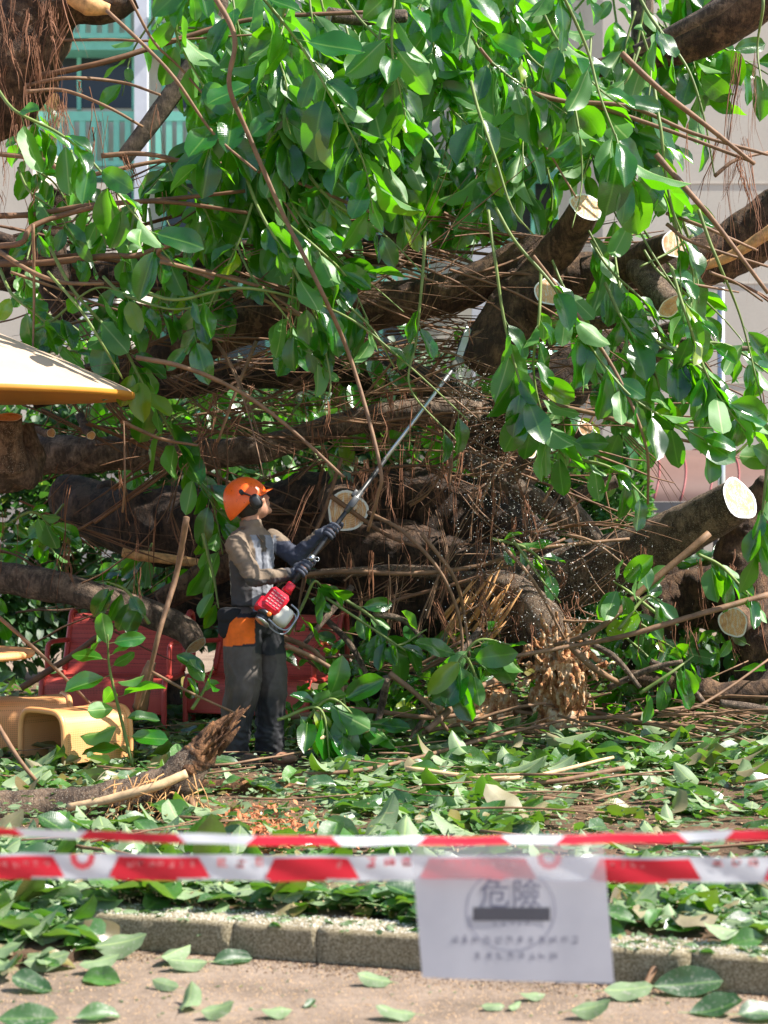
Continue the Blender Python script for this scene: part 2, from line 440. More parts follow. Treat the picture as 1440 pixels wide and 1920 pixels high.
# kerb : a row of concrete blocks, one kerb
m = N('kerb_concrete'); c = m.co()
b = m.noise(c, 130, 6, 0.8); a = m.noise(c, 4, 5)
sepz = m.n('ShaderNodeSeparateXYZ'); m.l(c, sepz.inputs[0])
col = m.ramp(b, [(0.38, (0.12, 0.095, 0.06)), (0.5, (0.33, 0.265, 0.16)), (0.62, (0.68, 0.60, 0.44))])
col = m.mix(m.math('MULTIPLY', a, 0.6), col, (0.17, 0.14, 0.07))
m.base(col); m.rough(0.95); m.bump(b, 0.9, 0.008); M['kerb'] = m.m
kerb = empty('kerb', K0, 'weathered concrete kerb edging the leaf-covered planting bed', 'kerb')
s = 0.0; first = True
for ln in (0.565, 0.29, 0.60, 0.6, 0.6, 0.6, 0.6):
    mb = MB(); a0 = K0 + KD * (s + 0.0015); 
    hw = (ln - 0.003) / 2; nseg = 14
    prof = [(0, 0), (0, .100), (.003, .109), (.010, .113), (.165, .113), (.172, .110), (.175, .10), (.175, 0)]
    vs = []; fs = []
    for i in range(nseg + 1):
        t = i / nseg
        for (pn, pz) in prof:
            p = a0 + KD * (t * hw * 2) + KN * pn + Vector((0, 0, pz))
            q = noise.noise(p * 14) * 0.002 + noise.noise(p * 60) * 0.002
            if pz > 0.01: p = p + KN * q + Vector((0, 0, q))
            if i in (0, nseg) and pz > 0.1: p.z -= 0.002 + abs(q)
            vs.append(p)
    k = len(prof)
    for i in range(nseg):
        for j in range(k - 1): fs.append((i * k + j, i * k + j + 1, (i + 1) * k + j + 1, (i + 1) * k + j))
    fs.append(tuple(range(k))[::-1]); fs.append(tuple(nseg * k + j for j in range(k)))
    mb.add(vs, [f[::-1] for f in fs]); o = mb.build('kerb_block', M['kerb'], kerb); s += ln

# ------------------------------------------------------------------ tree
TREE = empty('fallen_tree', P(960, 1290, 10.6), 'huge fallen rubber tree with sawn limbs, tangled roots and glossy green leaves', 'tree')

def disc_cut(center, axis, r, mat, parent, asp=1.0, up=None, n=28, name='cut_face', wob=0.05):
    axis = axis.normalized(); u = (up or Vector((0, 0, 1))); u = (u - axis * u.dot(axis)).normalized(); v = axis.cross(u)
    vs = [center]; uvs = [(0, 0)]; fs = []
    for k in range(1, 7):
        for j in range(n):
            a = 2 * math.pi * j / n; rr = r * k / 6 * (1 + wob * math.sin(3 * a + r * 99) + wob * 0.6 * math.sin(5 * a + 2))
            vs.append(center + u * math.cos(a) * rr * asp + v * math.sin(a) * rr + axis * (0.002 * random.random())); uvs.append((j / n, k / 6))
    for j in range(n):
        q = (j + 1) % n; fs.append((0, 1 + j, 1 + q))
        for k in range(5): b = 1 + k * n; fs.append((b + j, b + n + j, b + n + q, b + q))
    mb = MB(); mb.add(vs, fs); me = mb.mesh(); me.materials.append(mat)
    ul = me.uv_layers.new(name='UVMap')
    for lp in me.loops: ul.data[lp.index].uv = uvs[lp.vertex_index]
    return link(name, me, parent)

def limb(pts, name='limb', mat='bark', cut0=None, cut1=None, n=30, rough=0.16, fr=2.6, k=16, label=None, cutaxis=None, parent=TREE, nub=0):
    """pts: (px, py, Y, r_px)"""
    P3 = [P(a, b, c) for a, b, c, r in pts]; rr = [r * c / F for a, b, c, r in pts]
    path = catmull(P3, k); rad = lerpl(rr, len(path)); 
    mb = MB(); tube(mb, path, rad, n, True, rough, fr)
    for _ in range(nub):
        i = random.randrange(2, len(path) - 2); d = rv().normalized(); r = rad[i]
        ellip(mb, path[i] + d * r * 0.8, Vector((r * .45, 0, 0)), Vector((0, r * .45, 0)), Vector((0, 0, r * .4)), 10, 6)
    o = mb.build(name, M[mat], parent)
    if label: o['label'] = label
    for c, i, j in ((cut0, 0, 1), (cut1, -1, -2)):
        if c:
            ax = (path[i] - path[j]).normalized(); 
            disc_cut(path[i] + ax * 0.012, ax, rad[i] * 1.06, M[c], o)
    return o

# trunk hulk and main limbs (measured from the photograph)
limb([(120, 930, 12.4, 40), (260, 985, 12.0, 66), (420, 1000, 11.8, 80), (580, 975, 11.6, 84), (740, 955, 11.6, 84), (880, 980, 11.5, 80), (980, 1050, 11.3, 70), (1040, 1130, 11.0, 55)],
     'trunk', 'bark_shaded', n=36, rough=0.3, fr=1.6, nub=10)
limb([(600, 1000, 11.5, 60), (800, 1080, 11.3, 90), (940, 1140, 11.1, 80), (1010, 1210, 10.9, 55)], 'trunk', 'bark_shaded', n=28, rough=0.25, nub=6)
limb([(640, 940, 10.9, 44), (648, 955, 10.35, 38), (651, 958, 10.1, 36)], cut1='cut', rough=0.05, label='sawn limb stub with white streaked cut face behind the pole saw')
limb([(60, 740, 10.6, 26), (260, 690, 10.6, 34), (420, 625, 10.5, 40), (560, 575, 10.4, 40), (720, 572, 10.3, 40), (850, 548, 10.2, 40), (960, 500, 10.1, 40), (1030, 480, 10.0, 36)], nub=6, label='long arching brown limb')
limb([(1000, 500, 10.05, 36), (1045, 470, 9.95, 36), (1074, 432, 9.82, 33), (1098, 390, 9.66, 31)], cut1='cut_white', rough=0.04, label='upright sawn stub with sap drips')
limb([(1020, 470, 10.1, 50), (985, 560, 10.0, 58), (940, 620, 9.95, 52), (900, 670, 9.9, 40), (885, 690, 9.9, 30)], rough=0.16, nub=2, label='thick dark stub the saw is cutting')
limb([(1000, 600, 9.95, 30), (1020, 560, 9.7, 27), (1028, 548, 9.6, 26)], cut1='cut', rough=0.04)
limb([(1100, 520, 10.1, 38), (1170, 500, 10.0, 34), (1220, 475, 9.85, 28), (1262, 458, 9.62, 25)], cut1='cut_white', rough=0.05)
limb([(1190, 490, 9.95, 26), (1215, 525, 9.8, 26), (1256, 572, 9.65, 25)], 'limb', 'bark_dusty', cut1='cut', rough=0.05)
limb([(1050, 520, 10.6, 40), (1250, 510, 10.6, 44), (1360, 470, 10.6, 48), (1480, 400, 10.5, 60)], nub=3, rough=0.18, label='thick brown limb leaving the frame at right')
limb([(1300, 505, 10.3, 8), (1370, 480, 10.2, 10), (1450, 430, 10.1, 12)], mat='wood', rough=0.1)
limb([(1110, 130, 10.9, 16), (1200, 110, 10.8, 22), (1290, 80, 10.7, 36), (1370, 30, 10.6, 48), (1480, -60, 10.5, 60)], rough=0.1)
limb([(1190, 95, 10.3, 10), (1260, 60, 10.2, 12), (1350, 10, 10.1, 14), (1400, -40, 10.1, 14)], mat='bark_grey', rough=0.05)
limb([(1202, -80, 10.9, 20), (1204, 0, 10.9, 21), (1203, 80, 10.9, 20), (1195, 160, 10.9, 18)], mat='bark_grey', rough=0.05)
limb([(-160, 330, 10.2, 60), (-60, 180, 10.0, 90), (30, 100, 9.9, 78), (70, 20, 9.9, 75), (90, -90, 9.9, 80)], n=30, rough=0.16, fr=3, label='big dark trunk section at the upper left')
limb([(-30, 240, 9.95, 40), (15, 200, 9.9, 50), (50, 120, 9.85, 66)], rough=0.2)
limb([(60, 10, 9.8, 45), (140, 2, 9.8, 42), (200, 10, 9.8, 30), (250, -10, 9.8, 24)], rough=0.12)
limb([(130, -6, 9.6, 14), (165, 8, 9.6, 22), (205, 18, 9.62, 10)], mat='wood', rough=0.2, label='orange torn wood scar')
limb([(230, 300, 10.6, 15), (280, 235, 10.6, 17), (320, 180, 10.6, 18), (400, 60, 10.6, 19), (410, -60, 10.6, 20)], mat='bark_grey', rough=0.06)
limb([(620, 28, 10.0, 14), (680, 34, 10.1, 13), (760, 30, 10.2, 12)], mat='bark_grey', cut0='cut', rough=0.05)
limb([(735, 330, 10.9, 16), (740, 400, 10.9, 18), (735, 500, 10.9, 22)], mat='bark_grey', rough=0.06)
limb([(-80, 835, 11.0, 34), (60, 850, 11.0, 36), (200, 852, 10.9, 35), (380, 850, 10.9, 29), (500, 840, 10.8, 25), (640, 795, 10.7, 24), (800, 770, 10.6, 26), (900, 780, 10.6, 30)], mat='bark_grey', nub=6, rough=0.18)
limb([(20, 880, 9.6, 34), (16, 830, 9.55, 27), (14, 786, 9.5, 27)], mat='bark_dusty', cut1='cut', rough=0.04, label='short upright sawn stump under the parasol')
limb([(-40, 870, 9.8, 46), (30, 880, 9.75, 40), (64, 905, 9.7, 14)], mat='bark_grey', rough=0.3)
limb([(40, 800, 9.9, 20), (60, 860, 9.9, 24), (70, 905, 9.9, 8)], mat='bark_grey', rough=0.35)
limb([(-80, 1070, 10.4, 27), (60, 1090, 10.3, 31), (180, 1118, 10.2, 27), (290, 1155, 10.2, 26), (345, 1180, 10.2, 26), (366, 1208, 10.15, 21)], mat='bark_grey', cut1='cut', rough=0.14, nub=4, label='knobbly grey limb resting across the left bench')
limb([(300, 1130, 10.9, 24), (400, 1070, 11.0, 30), (480, 1040, 11.0, 34)], mat='bark', rough=0.2)
limb([(230, 1035, 11.0, 8), (300, 1046, 11.0, 10), (380, 1055, 11.0, 12), (430, 1052, 11.0, 6)], mat='wood', rough=0.5, label='long orange splinter')
limb([(880, 1075, 11.2, 60), (1000, 1110, 11.0, 66), (1080, 1080, 10.8, 60), (1200, 1035, 10.5, 54), (1300, 985, 10.2, 46), (1384, 937, 9.9, 40)], mat='bark_dusty', cut1='cut_white', n=28, rough=0.07, label='thick limb with a bright white sawn end at right')
limb([(870, 860, 10.8, 14), (930, 895, 10.7, 20), (1000, 935, 10.6, 22), (1060, 975, 10.6, 16), (1140, 1030, 10.6, 12)], mat='bark_grey', rough=0.07)
limb([(1040, 920, 10.7, 12), (1090, 975, 10.6, 18), (1140, 1045, 10.6, 16)], mat='bark_grey', rough=0.08)
limb([(1080, 930, 11.0, 14), (1120, 912, 11.0, 15), (1155, 900, 11.0, 14)], mat='bark_grey', rough=0.08)
limb([(560, 1078, 10.5, 8), (660, 1072, 10.5, 9), (780, 1070, 10.5, 11), (880, 1088, 10.45, 16), (950, 1100, 10.35, 30), (1005, 1150, 10.25, 40), (1035, 1210, 10.2, 42), (1055, 1290, 10.15, 44)], mat='bark_dusty', rough=0.09, n=26, label='grey limb bending down to a shattered butt')
limb([(1440, 900, 10.3, 20), (1400, 980, 10.4, 44), (1385, 1060, 10.4, 52), (1400, 1140, 10.4, 50), (1430, 1230, 10.4, 40)], rough=0.35, n=24, nub=6)
limb([(1200, 1150, 11.0, 60), (1320, 1120, 10.9, 70), (1450, 1120, 10.8, 70)], rough=0.35, n=24, nub=4)
limb([(1440, 1130, 10.4, 34), (1400, 1150, 10.2, 30), (1376, 1166, 10.0, 27)], cut1='cut', rough=0.05, label='sawn stub low at the right edge')
limb([(860, 1150, 11.0, 30), (960, 1175, 10.8, 34), (1000, 1240, 10.7, 26)], rough=0.3)
for (a, b) in (((1200, 635), (1305, 602)), ((1180, 690), (1275, 655)), ((1150, 720), (1240, 700)), ((960, 900), (992, 848)), ((1080, 850), (1098, 806)), ((1060, 620), (1180, 600))):
    limb([(a[0], a[1], 10.2, 12), ((a[0] + b[0]) / 2, (a[1] + b[1]) / 2 - 3, 10.1, 12), (b[0], b[1], 9.95, 13)], mat='bark_grey', cut1='cut', rough=0.05)
limb([(60, 800, 10.4, 8), (85, 812, 10.3, 8), (95, 812, 10.2, 8)], mat='bark_grey', cut1='cut')
limb([(150, 780, 10.4, 8), (160, 800, 10.3, 8), (170, 815, 10.2, 8)], mat='bark_grey', cut1='cut')
# back limbs that fill the depth of the crown
for q in [((-60, 500, 12, 36), (200, 520, 12, 40), (500, 480, 12, 36), (800, 470, 12, 30)),
          ((-60, 430, 11.6, 16), (100, 480, 11.6, 18), (300, 540, 11.6, 18), (500, 560, 11.6, 16)),
          ((200, 740, 12, 26), (500, 700, 12, 30), (760, 720, 12, 40), (900, 800, 11.8, 60), (980, 900, 11.6, 60)),
          ((160, 1180, 12, 30), (400, 1130, 12, 40), (650, 1120, 12, 50), (860, 1180, 11.8, 60)),
          ((1180, 640, 11.5, 30), (1080, 700, 11.5, 50), (980, 780, 11.5, 60)),
          ((700, 1060, 11.6, 60), (730, 1200, 11.5, 64), (700, 1390, 11.4, 80)), ((1240, 1100, 11.0, 60), (1230, 1200, 11.0, 64), (1250, 1370, 11.0, 76)), ((1400, 1180, 10.5, 46), (1405, 1260, 10.5, 50), (1420, 1400, 10.4, 60)), ((330, 1130, 12, 36), (300, 1250, 12, 40), (290, 1370, 12, 46)),
          ((110, 360, 11, 30), (90, 420, 11, 34), (100, 520, 11, 30), (130, 600, 11, 24))]:
    limb(list(q), mat='bark_shaded', rough=0.2, nub=3)

# splintered butt of the bent limb
mb = MB()
for (u, v, yy, r_) in ((1045, 1235, 10.1, 34), (1070, 1262, 10.0, 26), (1030, 1280, 9.98, 26), (1058, 1300, 9.95, 26), (1085, 1310, 10.0, 18), (1010, 1312, 10.0, 20)):
    k_ = r_ * 10 / F; ellip(mb, P(u, v, yy), Vector((k_, 0, .2 * k_)), Vector((0, k_ * .8, 0)), Vector((-.3 * k_, 0, k_ * 1.25)), 14, 9)
for (u, v, r_) in ((1040, 1345, 30), (1075, 1350, 26), (1055, 1385, 34), (1015, 1375, 26), (1095, 1385, 24)):
    k_ = r_ * 10 / F; ellip(mb, P(u, v, 10.02), Vector((k_, 0, 0)), Vector((0, k_, 0)), Vector((0, 0, k_ * 1.3)), 14, 9)
for _ in range(95):
    an = random.uniform(0, 6.28); rad_ = random.uniform(.02, .12); u = 1052 + random.gauss(0, 22); p = P(u, random.uniform(1200, 1270), 10.0) + Vector((math.cos(an) * rad_ * .5, -abs(math.sin(an)) * rad_, 0))
    d = Vector((math.cos(an) * random.uniform(.1, .8), -abs(math.sin(an)) * .5, -random.uniform(.3, 1.1))).normalized()
    if random.random() < .22: d = Vector((random.gauss(0, .6), -.4, random.uniform(.1, .8))).normalized()
    l = random.uniform(.10, .30); r_ = random.uniform(.008, .026); tube(mb, [p, p + d * l * .5 + rv(.015), p + d * l * .8 + rv(.015), p + d * l], [r_, r_ * .9, r_ * .5, r_ * .12], 5, True)
me = remesh(mb, .006, 0, lambda p, n: .03 * (abs(noise.noise(Vector((p.x * 22, p.y * 22, p.z * 4)))) - .25) + .012 * noise.noise(Vector((p.x * 60, p.y * 60, p.z * 20))))
mm = N('shattered_wood'); c = mm.co(); f = mm.noise(mm.co('Object', (1, 1, .5)), 17, 7, .7)
mm.base(mm.ramp(f, [(.34, (.12, .035, .016)), (.42, (.44, .17, .065)), (.50, (.68, .35, .15)), (.60, (.85, .66, .45))])); mm.rough(.85); mm.bump(mm.noise(c, 60, 6, .8), 1.0, .02); M['shatter'] = mm.m
me.materials.append(M['shatter']); o = link('shattered_butt', me, TREE); o['label'] = 'shattered orange-red wood at the limb base'
mb = MB()
ellip(mb, P(920, 1345, 10.15), Vector((.2, 0, 0)), Vector((0, .17, 0)), Vector((0, 0, .22))); ellip(mb, P(880, 1345, 10.0), Vector((.16, 0, 0)), Vector((0, .12, 0)), Vector((0, 0, .09)))
for _ in range(16): p = P(random.uniform(830, 960), random.uniform(1300, 1345), 10.05); d = Vector((random.gauss(-.4, .7), -.4, random.gauss(.2, .3))).normalized(); tube(mb, [p, p + d * .1, p + d * .22], [.016, .012, .003], 5)
me = remesh(mb, .012, 1, lambda p, n: .03 * noise.noise(p * 14) + .02 * noise.noise(p * 35)); me.materials.append(M['shatter']); link('torn_bark', me, TREE)
mb = MB()
for _ in range(26):
    a = P(random.uniform(820, 920), random.uniform(1150, 1215), 10.2); b = P(random.uniform(840, 910), random.uniform(1060, 1190), 10.1)
    d = Vector((0.45, 0, 0.75)).normalized() + rv(.22); l = random.uniform(.15, .42)
    tube(mb, [a, a + d * l * .6, a + d * l], [.012, .010, .002], 4, True)
mb.build('long_splinters', M['wood'], TREE)

# bare branches traced from the photograph
BR = [
 ([(395, -20), (440, 70), (430, 160), (465, 250), (530, 400), (600, 540), (660, 680), (712, 870), (708, 930), (690, 995)], 5.2, 8.9, 'twig'),
 ([(200, 20), (280, 95), (330, 150), (400, 250), (480, 320)], 4, 9.0, 'twig'),
 ([(240, -10), (290, 80), (350, 140), (480, 300), (560, 420)], 3, 9.2, 'twig'),
 ([(60, 145), (200, 115), (330, 75), (480, 35), (700, 22)], 6, 9.8, 'twig_dark'),
 ([(50, 160), (130, 146), (230, 155), (300, 178)], 4, 9.6, 'twig'),
 ([(48, 172), (120, 170), (200, 200), (268, 238)], 4, 9.5, 'twig'),
 ([(95, 76), (200, 74), (300, 76), (520, 62)], 3, 9.6, 'twig'),
 ([(-10, 288), (80, 300), (150, 330), (330, 300), (520, 330), (700, 400)], 5, 9.7, 'twig'),
 ([(190, 292), (260, 288), (330, 300), (400, 330)], 5, 9.5, 'twig'),
 ([(-10, 405), (60, 402), (170, 385), (300, 375), (460, 358)], 6, 9.6, 'twig_dark'),
 ([(-10, 462), (40, 455), (60, 425), (130, 400), (230, 380), (330, 380), (470, 400)], 6, 9.5, 'twig_dark'),
 ([(-10, 495), (90, 492), (200, 480), (260, 478), (330, 450)], 7, 9.6, 'twig_dark'),
 ([(330, 452), (300, 480), (420, 530), (580, 600)], 5, 9.3, 'twig'),
 ([(-5, 470), (60, 510), (120, 530), (195, 532)], 5, 9.2, 'twig'),
 ([(20, 510), (120, 545), (200, 575), (420, 640)], 3, 9.4, 'twig'),
 ([(90, 510), (150, 580), (195, 650), (230, 710)], 3, 9.1, 'stem'),
 ([(255, 670), (350, 690), (450, 735), (540, 800), (645, 895)], 5, 9.0, 'twig'),
 ([(228, 790), (300, 822), (370, 835)], 4, 9.3, 'twig'),
 ([(480, 640), (440, 740), (408, 830)], 4, 9.4, 'twig'),
 ([(300, 490), (480, 535), (520, 560), (580, 600)], 4, 9.2, 'twig'),
 ([(600, 510), (720, 500), (820, 530)], 4, 9.4, 'twig'),
 ([(900, 90), (960, 170), (1080, 370)], 3, 9.0, 'twig'),
 ([(980, 170), (1100, 195), (1240, 240), (1415, 305)], 5, 9.3, 'twig'),
 ([(1165, 100), (1240, 170), (1330, 240), (1415, 308)], 6, 8.8, 'twig'),
 ([(975, 168), (1060, 190), (1180, 200), (1300, 250), (1440, 290)], 5, 9.2, 'twig'),
 ([(1230, 290), (1300, 370), (1350, 430), (1440, 550)], 6, 8.9, 'twig'),
 ([(1250, 400), (1330, 430), (1420, 470)], 4, 9.2, 'twig'),
 ([(1250, 420), (1300, 455), (1440, 500)], 4, 9.1, 'twig'),
 ([(1330, 510), (1380, 530), (1430, 565)], 3, 9.0, 'twig'),
 ([(1290, 532), (1340, 540), (1385, 548)], 3, 9.2, 'twig'),
 ([(1250, 630), (1340, 650), (1415, 654)], 7, 9.6, 'bark_grey'),
 ([(1340, 330), (1380, 300), (1440, 285)], 4, 9.4, 'twig'),
 ([(1000, 480), (1060, 560), (1150, 690), (1210, 830), (1215, 945)], 4, 8.9, 'twig'),
 ([(1040, 760), (1130, 780), (1220, 810), (1300, 830)], 5, 9.3, 'twig'),
 ([(690, 960), (760, 1000), (830, 1080), (865, 1180), (860, 1300)], 4, 9.5, 'twig'),
 ([(790, 1000), (850, 1080), (870, 1150), (880, 1230)], 4, 9.6, 'twig'),
 ([(620, 930), (720, 1000), (790, 1028)], 5, 10.0, 'twig_dark'),
 ([(640, 860), (600, 980), (560, 1040)], 4, 10.1, 'twig_dark'),
 ([(560, 1080), (640, 1072), (780, 1075), (900, 1060), (1000, 1030), (1180, 1010)], 5, 9.9, 'twig'),
 ([(700, 1140), (760, 1120), (900, 1080), (1060, 1010)], 4, 10.0, 'twig_dark'),
 ([(1330, 1000), (1200, 1110), (1120, 1180), (1040, 1210)], 7, 9.6, 'twig'),
 ([(1440, 1115), (1300, 1155), (1180, 1190), (1080, 1210), (880, 1245)], 6, 9.4, 'twig'),
 ([(1060, 1200), (1110, 1250), (1160, 1280)], 8, 9.7, 'twig'),
 ([(940, 1020), (1000, 1090), (1060, 1200)], 4, 9.7, 'twig'),
 ([(1050, 1000), (1110, 1015), (1175, 1062)], 3, 9.6, 'twig'),
 ([(-10, 1150), (80, 1230), (190, 1340)], 4, 9.0, 'twig'),
 ([(40, 1290), (120, 1240), (190, 1190), (260, 1150)], 7, 10.2, 'twig_dark'),
 ([(350, 970), (330, 1080), (300, 1180), (278, 1270), (260, 1330)], 6, 9.0, 'twig'),
 ([(262, 1330), (275, 1270), (285, 1240)], 15, 9.05, 'twig'),
 ([(285, 1260), (360, 1300), (460, 1345)], 3, 9.0, 'twig'),
 ([(-10, 1350), (40, 1430), (100, 1500)], 5, 7.9, 'twig'),
 ([(536, 1210), (600, 1240), (635, 1270), (638, 1310), (600, 1370), (560, 1420)], 5, 9.1, 'twig'),
 ([(530, 1195), (580, 1215), (610, 1240)], 6, 9.5, 'twig'),
 ([(725, 1270), (712, 1340), (690, 1390)], 8, 9.5, 'bark_grey'),
 ([(730, 1262), (790, 1310), (840, 1370)], 6, 9.3, 'twig'),
 ([(620, 1290), (700, 1285), (780, 1250), (870, 1200)], 5, 9.8, 'twig'),
 ([(610, 1120), (700, 1180), (760, 1220)], 3, 9.4, 'stem'),
 ([(700, 1150), (760, 1165), (800, 1210)], 7, 9.6, 'bark_grey'),
 ([(230, 960), (234, 900), (232, 790)], 2.5, 9.2, 'twig'),
 ([(62, 420), (64, 560), (60, 700)], 3, 9.3, 'twig'),
 ([(960, 1010), (1010, 1080), (1050, 1130)], 3, 9.7, 'stem'),
 ([(1300, 440), (1260, 470), (1200, 500)], 3, 9.2, 'stem'),
]
for pts, r, Y, mt in BR:
    YY = [Y + random.uniform(-.12, .12) for _ in pts]
    p3 = [P(a, b, y) for (a, b), y in zip(pts, YY)]
    path = catmull(p3, 7); mb = MB(); R0 = r * Y / F
    tube(mb, path, [R0, R0 * .85, R0 * .6], 7, True, 0.12, 25)
    mb.build('bare_branch', M[mt], TREE)

# twig tangle and hair roots (uncountable)
def tangle(n, box, Yr, rr, ang, ln, mat, name, nseg=8, sides=4, sag=0.0, wig=0.06):
    mb = MB(); done = 0
    while done < n:
        x = random.uniform(box[0], box[2]); y = random.uniform(box[1], box[3]); Y = random.uniform(*Yr)
        a = random.gauss(*ang); l = random.uniform(*ln); cur = P(x, y, Y)
        d = Vector((math.cos(a), random.gauss(0, .25), math.sin(a))).normalized(); base = []; wv = rv(wig * 1.3)
        for i in range(nseg):
            base.append(cur.copy()); cur += d * (l / nseg); d = (d + wv * .9 + rv(wig) + Vector((0, 0, -sag))).normalized()
        k_ = random.choice((1, 1, 2, 3, 4)); done += k_
        for _ in range(k_):
            i0 = random.choice((0, 0, 1, 2)); r = random.uniform(*rr) * random.choice((.5, .8, 1, 1.3)); o0 = rv(.02); o1 = rv(.22) * (l / 1.5)
            pts = [p + o0 + o1 * ((i - i0) / nseg) ** 1.5 for i, p in enumerate(base) if i >= i0]
            tube(mb, catmull(pts, 2), [r, r * .8, r * .35], sides, False, .1, 30)
    o = mb.build(name, M[mat], TREE); o['kind'] = 'stuff'; return o
tangle(230, (-60, 380, 900, 820), (9.6, 12), (.003, .011), (0.0, .28), (.8, 2.4), 'twig_dark', 'twig_tangle', wig=.07)
tangle(170, (-60, 520, 900, 800), (9.3, 11), (.002, .007), (0.1, .4), (.5, 1.6), 'twig', 'twig_tangle', wig=.09)
tangle(330, (-40, 600, 1000, 1250), (10.0, 12), (.003, .010), (0.2, .6), (.5, 1.6), 'twig_dark', 'twig_tangle', wig=.10)
tangle(150, (600, 880, 1150, 1300), (9.7, 10.8), (.002, .008), (0.7, .7), (.3, 1.0), 'twig', 'twig_tangle', wig=.12)
tangle(70, (550, 500, 1440, 900), (9.8, 11.5), (.003, .009), (-.3, .5), (.5, 1.5), 'twig_dark', 'twig_tangle', wig=.10)
def hairs(n, box, Yr, ln, rr=(.0008, .0026), wig=.14):
    mb = MB(); done = 0
    while done < n:
        x = random.uniform(box[0], box[2]); y = random.uniform(box[1], box[3]); cur = P(x, y, random.uniform(*Yr))
        l = random.uniform(*ln) * random.choice((.5, 1, 1, 1.3)); d = Vector((random.gauss(0, .2), random.gauss(0, .2), -1)).normalized(); base = []; wv = rv(wig * .7)
        for i in range(10):
            base.append(cur.copy()); cur += d * (l / 10); d = (d + rv(wig) + wv * math.sin(i * 1.3) + Vector((0, 0, -.10))).normalized()
        k_ = random.choice((1, 2, 4, 7, 10)); done += k_
        for _ in range(k_):
            e = random.randint(5, 10); r = random.uniform(*rr) * random.choice((.7, 1, 1, 1.8)); o0 = rv(.018); o1 = rv(.07); ph = random.uniform(0, 6)
            pts = [p + o0 + o1 * (i / 10) ** 2 + Vector((math.sin(i * 1.1 + ph), math.cos(i * .9 + ph), 0)) * .006 for i, p in enumerate(base[:e])]
            tube(mb, pts, [r, r, r * .4], 3, False)
    o = mb.build('aerial_roots', M['root'], TREE); o['kind'] = 'stuff'
hairs(260, (-20, -60, 130, 200), (9.4, 9.75), (.3, .9)); hairs(110, (0, 150, 330, 500), (9.2, 10), (.2, .7))
hairs(45, (1380, 60, 1440, 300), (9.2, 10.2), (.4, 1.2)); hairs(50, (1280, 200, 1440, 560), (9.2, 10.2), (.3, .9))
hairs(330, (150, 560, 900, 900), (9.3, 10.6), (.15, .6)); hairs(360, (560, 720, 1000, 1150), (9.5, 10.6), (.15, .7), (.001, .003))
hairs(160, (1150, 1020, 1440, 1200), (9.9, 10.4), (.1, .45)); hairs(150, (820, 1000, 1120, 1200), (9.8, 10.4), (.1, .4), wig=.3)
hairs(80, (0, 860, 420, 1100), (9.4, 10.4), (.2, .8))

# leafy sprays
CLR = [((1045, 480), (1098, 388), 44, 1), ((1190, 478), (1262, 457), 34, 1), ((1198, 495), (1256, 572), 34, 1), ((440, 618), (560, 590), 34, .75), ((700, 575), (1000, 505), 34, .7),
       ((1384, 937), (1330, 965), 50, 1), ((1376, 1166), (1376, 1166), 34, 1), ((651, 958), (651, 958), 44, 1), ((850, 690), (700, 890), 22, .8), ((1400, 120), (1400, 560), 80, .72), ((1290, 880), (1400, 890), 36, .5),
       ((130, 110), (210, 300), 70, .2), ((465, 935), (470, 1400), 62, 1), ((500, 1080), (640, 990), 40, 1), ((1028, 548), (1028, 548), 36, .8), ((940, 600), (890, 680), 46, .7), ((1005, 1150), (1060, 1300), 60, .85)]
WRAY = Vector((-.76, 9.2, 1.15))
LIT = [(WRAY, .32), (Vector((1.15, 9.8, 3.3)), .26), (Vector((1.72, 9.75, 3.1)), .22), (Vector((1.7, 9.7, 2.85)), .2), (Vector((1.0, 10.2, 1.15)), .34), (Vector((.95, 10.6, 1.7)), .3), (Vector((.3, 10.2, 1.2)), .3),
       (Vector((-.3, 10.8, .7)), .26), (Vector((-1.75, 9.0, .4)), .3), (Vector((1.0, 10.0, .5)), .3), (Vector((-1.9, 10.9, .6)), .25), (Vector((.1, 10.3, 2.5)), .25)]
def shades(p):
    for w_, r_ in LIT:
        q = p - w_; t = q.dot(SUN)
        if t > .35 and (q - SUN * t).length < r_ and random.random() < .8: return True
    return False
def cleared(p):
    u, v = PX(p)
    for a, b, r_, pr in CLR:
        if a[1] > 900 and p[1] > 9.45: continue
        ab = (b[0] - a[0], b[1] - a[1]); L2 = ab[0] ** 2 + ab[1] ** 2; t = max(0, min(1, ((u - a[0]) * ab[0] + (v - a[1]) * ab[1]) / L2)) if L2 else 0
        if math.hypot(u - a[0] - ab[0] * t, v - a[1] - ab[1] * t) < r_ and random.random() < pr: return True
    return False
